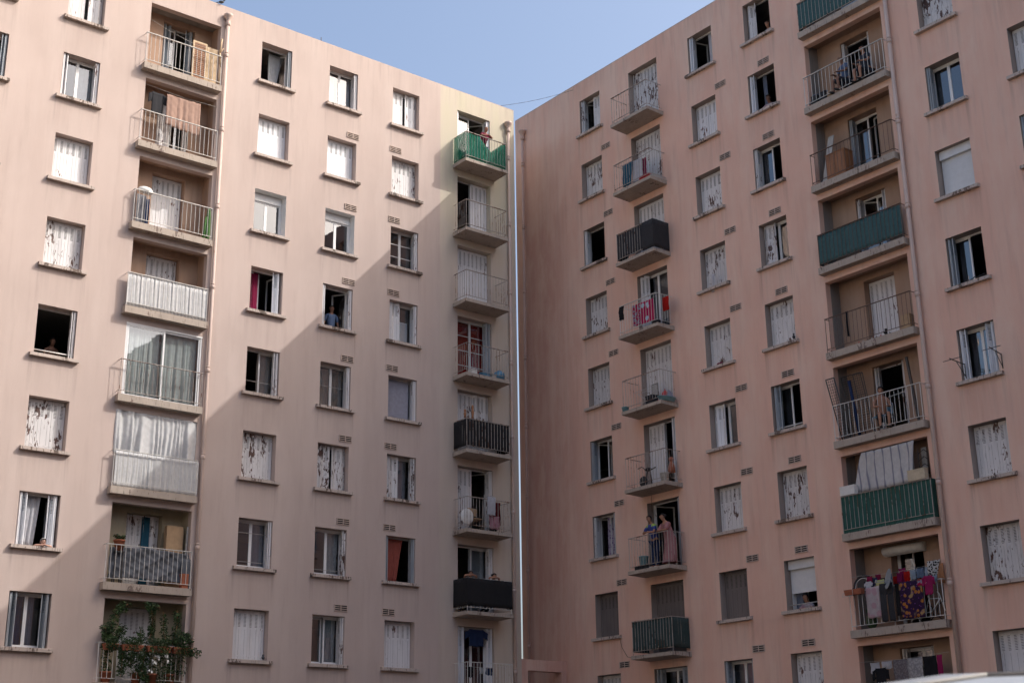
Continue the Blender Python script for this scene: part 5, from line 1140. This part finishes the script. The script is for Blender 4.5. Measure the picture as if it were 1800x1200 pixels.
# white boxes on the green balcony
F6 = flo('R', 6)
box_thing('R', 'window_box', 12.50, .17, F6 + 1.085, .52, .16, .26, 'white', 'white box on the rail left of the striped sunshade cloth', 'box')
box_thing('R', 'window_box', 14.84, .17, F6 + 1.085, .56, .16, .30, 'cream', 'cream box on the rail right of the striped sunshade cloth', 'box')
mb = MB()
for k in range(4): mb.path([(0, 0, k * .2), (.18, 0, k * .2 + .1), (.3, 0, k * .2)], .009)
mb.bar((0, 0, 0), (0, 0, .75), .01); mb.bar((.3, 0, 0), (.3, 0, .75), .01)
thing('R', 'iron_shelf', 15.08, .0, F6 + 1.25, 'dark iron shelf seen right of the striped sunshade cloth', 'shelf', mb=mb, mats='metal')
lean_board('R', 'standing_board', 14.94, -.35, F6, .16, 2.1, 'board', 'pale grey panel standing behind the cream box', 'panel')
# the crowded balcony
F7 = flo('R', 7); CR = F7 + 1.07
rb = MB(); rb.bar((0, 0, 0), (1.32, 0, 0), .12, 14, smooth=True); rb.box(-.01, 1.33, .0, .13, -.13, .12)
obj('roller_box', rb, 'white', B['R'], (13.24, LD - .12, head('R', 7) - .14))
thing('R', 'wall_box', 15.06, -.55, F7 + 1.45, 'flat white box on the wall at the right of the crowded balcony', 'panel', mb=MB().box(0, .30, 0, .06, 0, .5).box(.01, .29, -.004, 0, .01, .49), mats='white')
mb = MB(); h = .15; d = .16; w_ = .58
mb.add([(0.02, -d / 2, 0), (w_ - .02, -d / 2, 0), (w_ - .02, d / 2, 0), (.02, d / 2, 0), (0, -d / 2 - .02, h), (w_, -d / 2 - .02, h), (w_, d / 2 + .02, h), (0, d / 2 + .02, h)], [(0, 3, 2, 1), (0, 1, 5, 4), (1, 2, 6, 5), (2, 3, 7, 6), (3, 0, 4, 7), (4, 5, 6, 7)])
t = thing('R', 'planter', 12.46, .32, CR - .12, 'long empty terracotta planter hooked outside the crowded balcony railing', 'planter', mb=mb, mats='terra')
obj('bracket', MB().path([(-.10, .0, .06), (-.10, -.06, -.02), (.3, -.1, -.02), (.3, -.1, .15)], .006).path([(-.14, -.0, .08), (.0, .0, .08)], .006), 'wire', t)
def arc(cx, cz, r, a0, a1, n_=14): return [(cx + r * math.cos(a0 + (a1 - a0) * k / n_), 0, cz + r * math.sin(a0 + (a1 - a0) * k / n_)) for k in range(n_ + 1)]
thing('R', 'child_seat_hoop', 12.56, .05, CR + .05, 'dark padded hoop of a buggy above the terracotta planter', 'hoop', mb=MB().path(arc(.34, .02, .34, math.pi, .3), .035, 8).ball((0, 0, .0), .085, 12), mats='dark')
thing('R', 'white_hoop_trim', 12.60, .10, CR + .05, 'thin white hoop in front of the dark padded hoop', 'hoop', mb=MB().path(arc(.30, .02, .27, math.pi, .5), .009, 6), mats='white')
t = thing('R', 'satellite_dish', 13.98, .34, CR + .16, 'grey satellite dish mounted on the crowded balcony railing', 'satellite dish')
T = Matrix.Rotation(R(-34), 4, 'Z') @ Matrix.Rotation(R(78), 4, 'X') @ Matrix.Diagonal((.82, .95, .82, 1))
obj('reflector', MB().lathe([(0, 0), (.10, .006), (.20, .025), (.29, .055), (.30, .06), (.29, .065), (.19, .04), (0, .015)], n=26, T=T), 'dish', t)
obj('arm', MB().bar((0, .05, 0), (.0, .16, -.25), .02, 8).bar((0, .0, -.02), (-.32, -.20, -.08), .01, 6).bar((-.32, -.2, -.08), (-.30, -.18, .0), .025, 8), 'board', t)
t = thing('R', 'bicycle', 14.75, -.05, F7, 'white framed bicycle parked behind the bars at the right of the crowded balcony', 'bicycle')
for x in (.0, .0 + .62):
    wv = obj('wheel', MB().path(arc(x, .26, .25, 0, 2 * math.pi, 20), .012, 6), 'dark', t)
obj('frame', MB().path([(0, 0, .26), (.2, 0, .28), (.14, 0, .62), (.5, 0, .60), (.2, 0, .28)], .014).path([(0, 0, .26), (.14, 0, .62)], .010).path([(.62, 0, .26), (.48, 0, .72), (.42, 0, .78)], .014).path([(.14, 0, .6), (.12, 0, .74)], .012), 'white', t)
obj('saddle', MB().ball((.12, 0, .76), .07, 8, 0, (1.3, .7, .4)), 'dark', t)
thing('R', 'shopping_bag', 13.05, .05, F7, 'green carrier bag behind the bars under the pale rose towel', 'bag', mb=MB().ball((0, 0, .22), .2, 12, 0, (.9, .6, 1.1)).ball((-.05, 0, .5), .1, 10), mats='leaf')
thing('R', 'shopping_bag', 12.98, -.1, F7 + .42, 'red carrier bag above the green carrier bag on the crowded balcony', 'bag', mb=MB().ball((0, 0, .12), .13, 12, 0, (1, .7, 1)), mats='redc')
box_thing('R', 'storage_box', 15.04, .12, flo('R', 8) + .45, .32, .1, .55, 'board', 'grey blue panel at the right end of the lowest washing line', 'panel')
# lower glimpses, sills and brackets
def small(side, x, n, z, label, name, cat, mb, mat): return thing(side, name, x, n, z, label, cat, None, mb, mat)
bird = lambda: MB().ball((0, 0, .07), .055, 10, 0, (.9, 1.7, .95)).ball((0, -.09, .13), .032, 8).bar((0, -.11, .13), (0, -.15, .125), .008, 5, r2=.001).bar((0, .05, .07), (0, .19, .05), .02, 5, r2=.012).bar((-.015, 0, .03), (-.015, 0, 0), .004, 4).bar((.015, 0, .03), (.015, 0, 0), .004, 4)
M['pigeon'] = simple('pigeon_grey', (.07, .075, .085), .7, .3)
thing('L', 'pigeon', -14.42, .04, 25.14 + .036, 'pigeon perched on the roof edge above the left downpipe', 'bird', None, bird(), 'pigeon', rot=.9)
thing('L', 'pigeon', -11.84, .06, head('L', 7) - WH + .004, 'dark pigeon on the sill of the lowest window beside the downpipe', 'bird', None, bird(), 'pigeon', rot=-.5)
thing('R', 'pigeon', 11.14, .07, head('R', 4) - WH + .004, 'dark pigeon on the right end of a sill in the right wing', 'bird', None, bird(), 'pigeon', rot=.7)
small('R', 8.0, .05, head('R', 4) - WH + .004, 'crumpled purple rag on the sill under badly flaked closed shutters', 'rag', 'rag', MB().ball((0, 0, .02), .06, 8, 0, (2, 1, .5)).ball((.08, 0, .025), .045, 8, 0, (1.6, 1, .6)), 'burg')
rg = random.Random(8)
small('R', 17.2, .06, head('R', 4) - WH + .01, 'tangle of black cable lying along a sill at the far right', 'cable', 'cable', MB().path([(k * .055, rg.uniform(-.04, .04), rg.uniform(0, .06)) for k in range(13)], .014, 5), 'dark')
for x, w_, l in ((16.86, -.46, 'iron drying bracket left of the window with the white curtain'), (17.98, .46, 'iron drying bracket right of the window with the white curtain')):
    z = head('R', 5) - WH + .05
    t = thing('R', 'drying_bracket', x, 0, z, l, 'bracket', 'pair of iron drying brackets')
    sgn = 1 if w_ > 0 else -1
    obj('arm', MB().bar((0, -.01, 0), (0, -.01, .42), .016).bar((0, -.01, .40), (sgn * .05, -.62, .47), .014).bar((0, -.01, .05), (sgn * .03, -.33, .42), .011).bar((sgn * .04 - .28, -.52, .46), (sgn * .04 + .28, -.52, .46), .010), 'metal', t)
line('L', [(-10.53, -.08, 25.14), (-10.53, -.08, 25.36)], 'short dark aerial stub on the roof edge of the left wing', .014, 'metal', 'antenna_stub', 'aerial')
a_ = FR['L'] @ Vector((-2.9, .3, 25.17)); b_ = FR['R'] @ Vector((1.35, .3, 26.34)); ia = FR['L'].inverted()
p0 = ia @ a_; p1 = ia @ b_; pts = [p0.lerp(p1, k / 10) + Vector((0, 0, -.12 * math.sin(math.pi * k / 10))) for k in range(11)]
line('L', [(p.x, -p.y, p.z) for p in pts], 'thin cable spanning the gap between the two roofs against the sky', .007, 'metal', 'roof_cable', 'cable')
line('R', [(2.72, .03, head('R', 7) - WH - .02), (2.85, .04, 4.75), (3.1, .04, 4.42), (3.5, .05, 4.33), (4.05, .05, 4.4)], 'thin dark cable looping from a grey shuttered window to the dark green balcony', .006, 'metal', 'cable', 'cable')
line('R', [(4.55, .03, flo('R', 5) - .16), (4.56, .03, flo('R', 5) - .75)], 'loose dark wire hanging under the balcony with the exercise machine', .006, 'metal', 'cable', 'cable')
for row in (3, 4, 6):
    pass
for c, r, zz, l in ((3, 4, .42, 'thin rail across the half open window at the edge of the sunlight'), (4, 4, .72, 'thin rail across the window below the man in the blue shirt'), (3, 6, 1.05, 'upper thin wire across the shaded window right of the tarpaulin'), (3, 6, .18, 'lower thin rail across the shaded window right of the tarpaulin'), (4, 6, .17, 'low thin rail across the shaded window in the third column from the corner')):
    a, b = WL[c]; z = head('L', r) - WH + zz; line('L', [(a + .01, -.20, z), (b - .01, -.20, z)], l, .008, 'wire', 'window_rail', 'rail')
a, b = WL[1]; z = head('L', 4) - WH + .14; line('L', [(a + .01, -.12, z), (b - .01, -.12, z)], 'white guard bar low in the fully open dark window', .02, 'white', 'guard_bar', 'bar')
line('R', [(10.03, -.12, head('R', 7) - WH + .16), (11.15, -.12, head('R', 7) - WH + .16)], 'pale guard bar under the half lowered roller shutter', .016, 'wire', 'guard_bar', 'bar')
line('R', [(10.03, -.12, head('R', 5) - WH + .12), (11.15, -.12, head('R', 5) - WH + .12)], 'white guard bar below the inward opened blue grey window', .018, 'white', 'guard_bar', 'bar')

# ------------------------------------------------------------------ the white car close to the camera, bottom right
def car():
    t = bpy.data.objects.new('parked_car', None); COL.objects.link(t); t.location = (-.05, 3.05, -.025); t.rotation_euler = (0, 0, R(4))
    t['label'] = 'white parked car whose blurred roof rises into the bottom right corner'; t['category'] = 'car'
    # local x: length 0..4.2 (nose at -1.1), y: width 0..1.78
    W = 1.78; st = [(-1.25, .35, .62, .62), (-1.15, .30, .78, .78), (-.6, .28, .96, .98), (-.12, .28, 1.04, 1.06), (.10, .28, 1.06, 1.20), (.50, .28, 1.07, 1.62), (.78, .28, 1.08, 1.765), (1.2, .28, 1.08, 1.82), (1.9, .28, 1.08, 1.84), (2.7, .28, 1.08, 1.815), (3.2, .28, 1.08, 1.74), (3.38, .30, 1.06, 1.55), (3.52, .34, 1.0, 1.05), (3.56, .40, .8, .82)]
    rows = []
    for x, zb, zw, zr in st:
        e = .06 if -1.1 < x < 3.4 else .22; ri = .20 if zr > 1.4 else .05; hr = zr - zw
        prof = [(e + .05, zb), (e, zb + .12), (e - .02, (zb + zw) / 2), (e + .02, zw), (e + .02 + ri * .55, zw + hr * .55), (e + .02 + ri * .85, zw + hr * .86), (e + .10 + ri, zw + hr * .965), (.55, zw + hr), (W / 2, zw + hr * 1.004 + .004)]
        rows.append([(x, y, z) for y, z in prof] + [(x, W - y, z) for y, z in prof[-2::-1]])
    mb = MB(); n_ = len(rows[0])
    for r in rows: mb.v += r
    for i in range(len(rows) - 1):
        for j in range(n_ - 1):
            a = i * n_ + j; mb.f.append((a, a + 1, a + n_ + 1, a + n_)); mb.m.append(0); mb.sm.append(True)
    mb.f.append(tuple(range(n_))); mb.m.append(0); mb.sm.append(False); mb.f.append(tuple(range((len(rows) - 1) * n_, len(rows) * n_))[::-1]); mb.m.append(0); mb.sm.append(False)
    bo = obj('body', mb, 'carpaint', t)
    for y in (.27, W - .27): obj('roof_seam', MB().path([(.62, y, 1.72), (1.2, y, 1.795), (1.9, y, 1.815), (2.7, y, 1.79), (3.2, y, 1.71)], .006, 6), 'board', bo)
    obj('windscreen', MB().add([(.12, .24, 1.215), (.12, W - .24, 1.215), (.72, W - .36, 1.742), (.72, .36, 1.742)], [(0, 1, 2, 3)]).add([(.13, .24, 1.19), (.13, W - .24, 1.19), (.73, W - .36, 1.72), (.73, .36, 1.72)], [(3, 2, 1, 0)]), 'carglass', t)
    for y0, y1 in ((.07, .20), (W - .07, W - .20)):
        for xa_, xb_, xc, xd in ((.48, 1.35, 1.35, .85), (1.42, 2.35, 2.35, 1.42), (2.42, 3.22, 2.98, 2.42)):
            sg = -1 if y0 < 1 else 1; obj('side_window', MB().add([(xa_, y0 + sg * .02, 1.10), (xb_, y0 + sg * .02, 1.10), (xc, y1 + sg * .018, 1.60), (xd, y1 + sg * .018, 1.60), (xa_, y0, 1.10), (xb_, y0, 1.10), (xc, y1, 1.60), (xd, y1, 1.60)], [(0, 1, 2, 3), (7, 6, 5, 4), (0, 4, 5, 1), (1, 5, 6, 2), (2, 6, 7, 3), (3, 7, 4, 0)]), 'carglass', t)
    for x in (-.55, 2.65):
        for y in (.12, W - .12):
            T = Matrix.Translation((x, y, .31)) @ Matrix.Rotation(R(90), 4, 'X')
            wh = obj('wheel', MB().lathe([(.20, -.10), (.29, -.10), (.31, -.07), (.31, .07), (.29, .10), (.20, .10)], n=28, T=T), 'tyre', t); obj('rim', MB().lathe([(0, -.06), (.06, -.08), (.20, -.07), (.21, .07), (.06, .08), (0, .06)], n=28, T=T), 'chrome', wh)
    for y in (.25, W - .25): obj('headlight', MB().ball((-1.12, y, .66), .13, 12, 0, (.6, 1.2, .7)), 'chrome', t); obj('tail_light', MB().ball((3.50, y, .95), .09, 10, 0, (.5, .8, 1.8)), 'red', t)
    obj('antenna', MB().ball((2.4, W / 2, 1.84), .035, 8, 0, (1.6, .8, .8)).bar((2.4, W / 2, 1.85), (2.55, W / 2, 1.90), .006), 'dark', t)
    for y in (-.09, W + .09): obj('mirror', MB().ball((.42, y, 1.12), .11, 12, 0, (.6, 1, .75)), 'carpaint', t)
    return t
car()
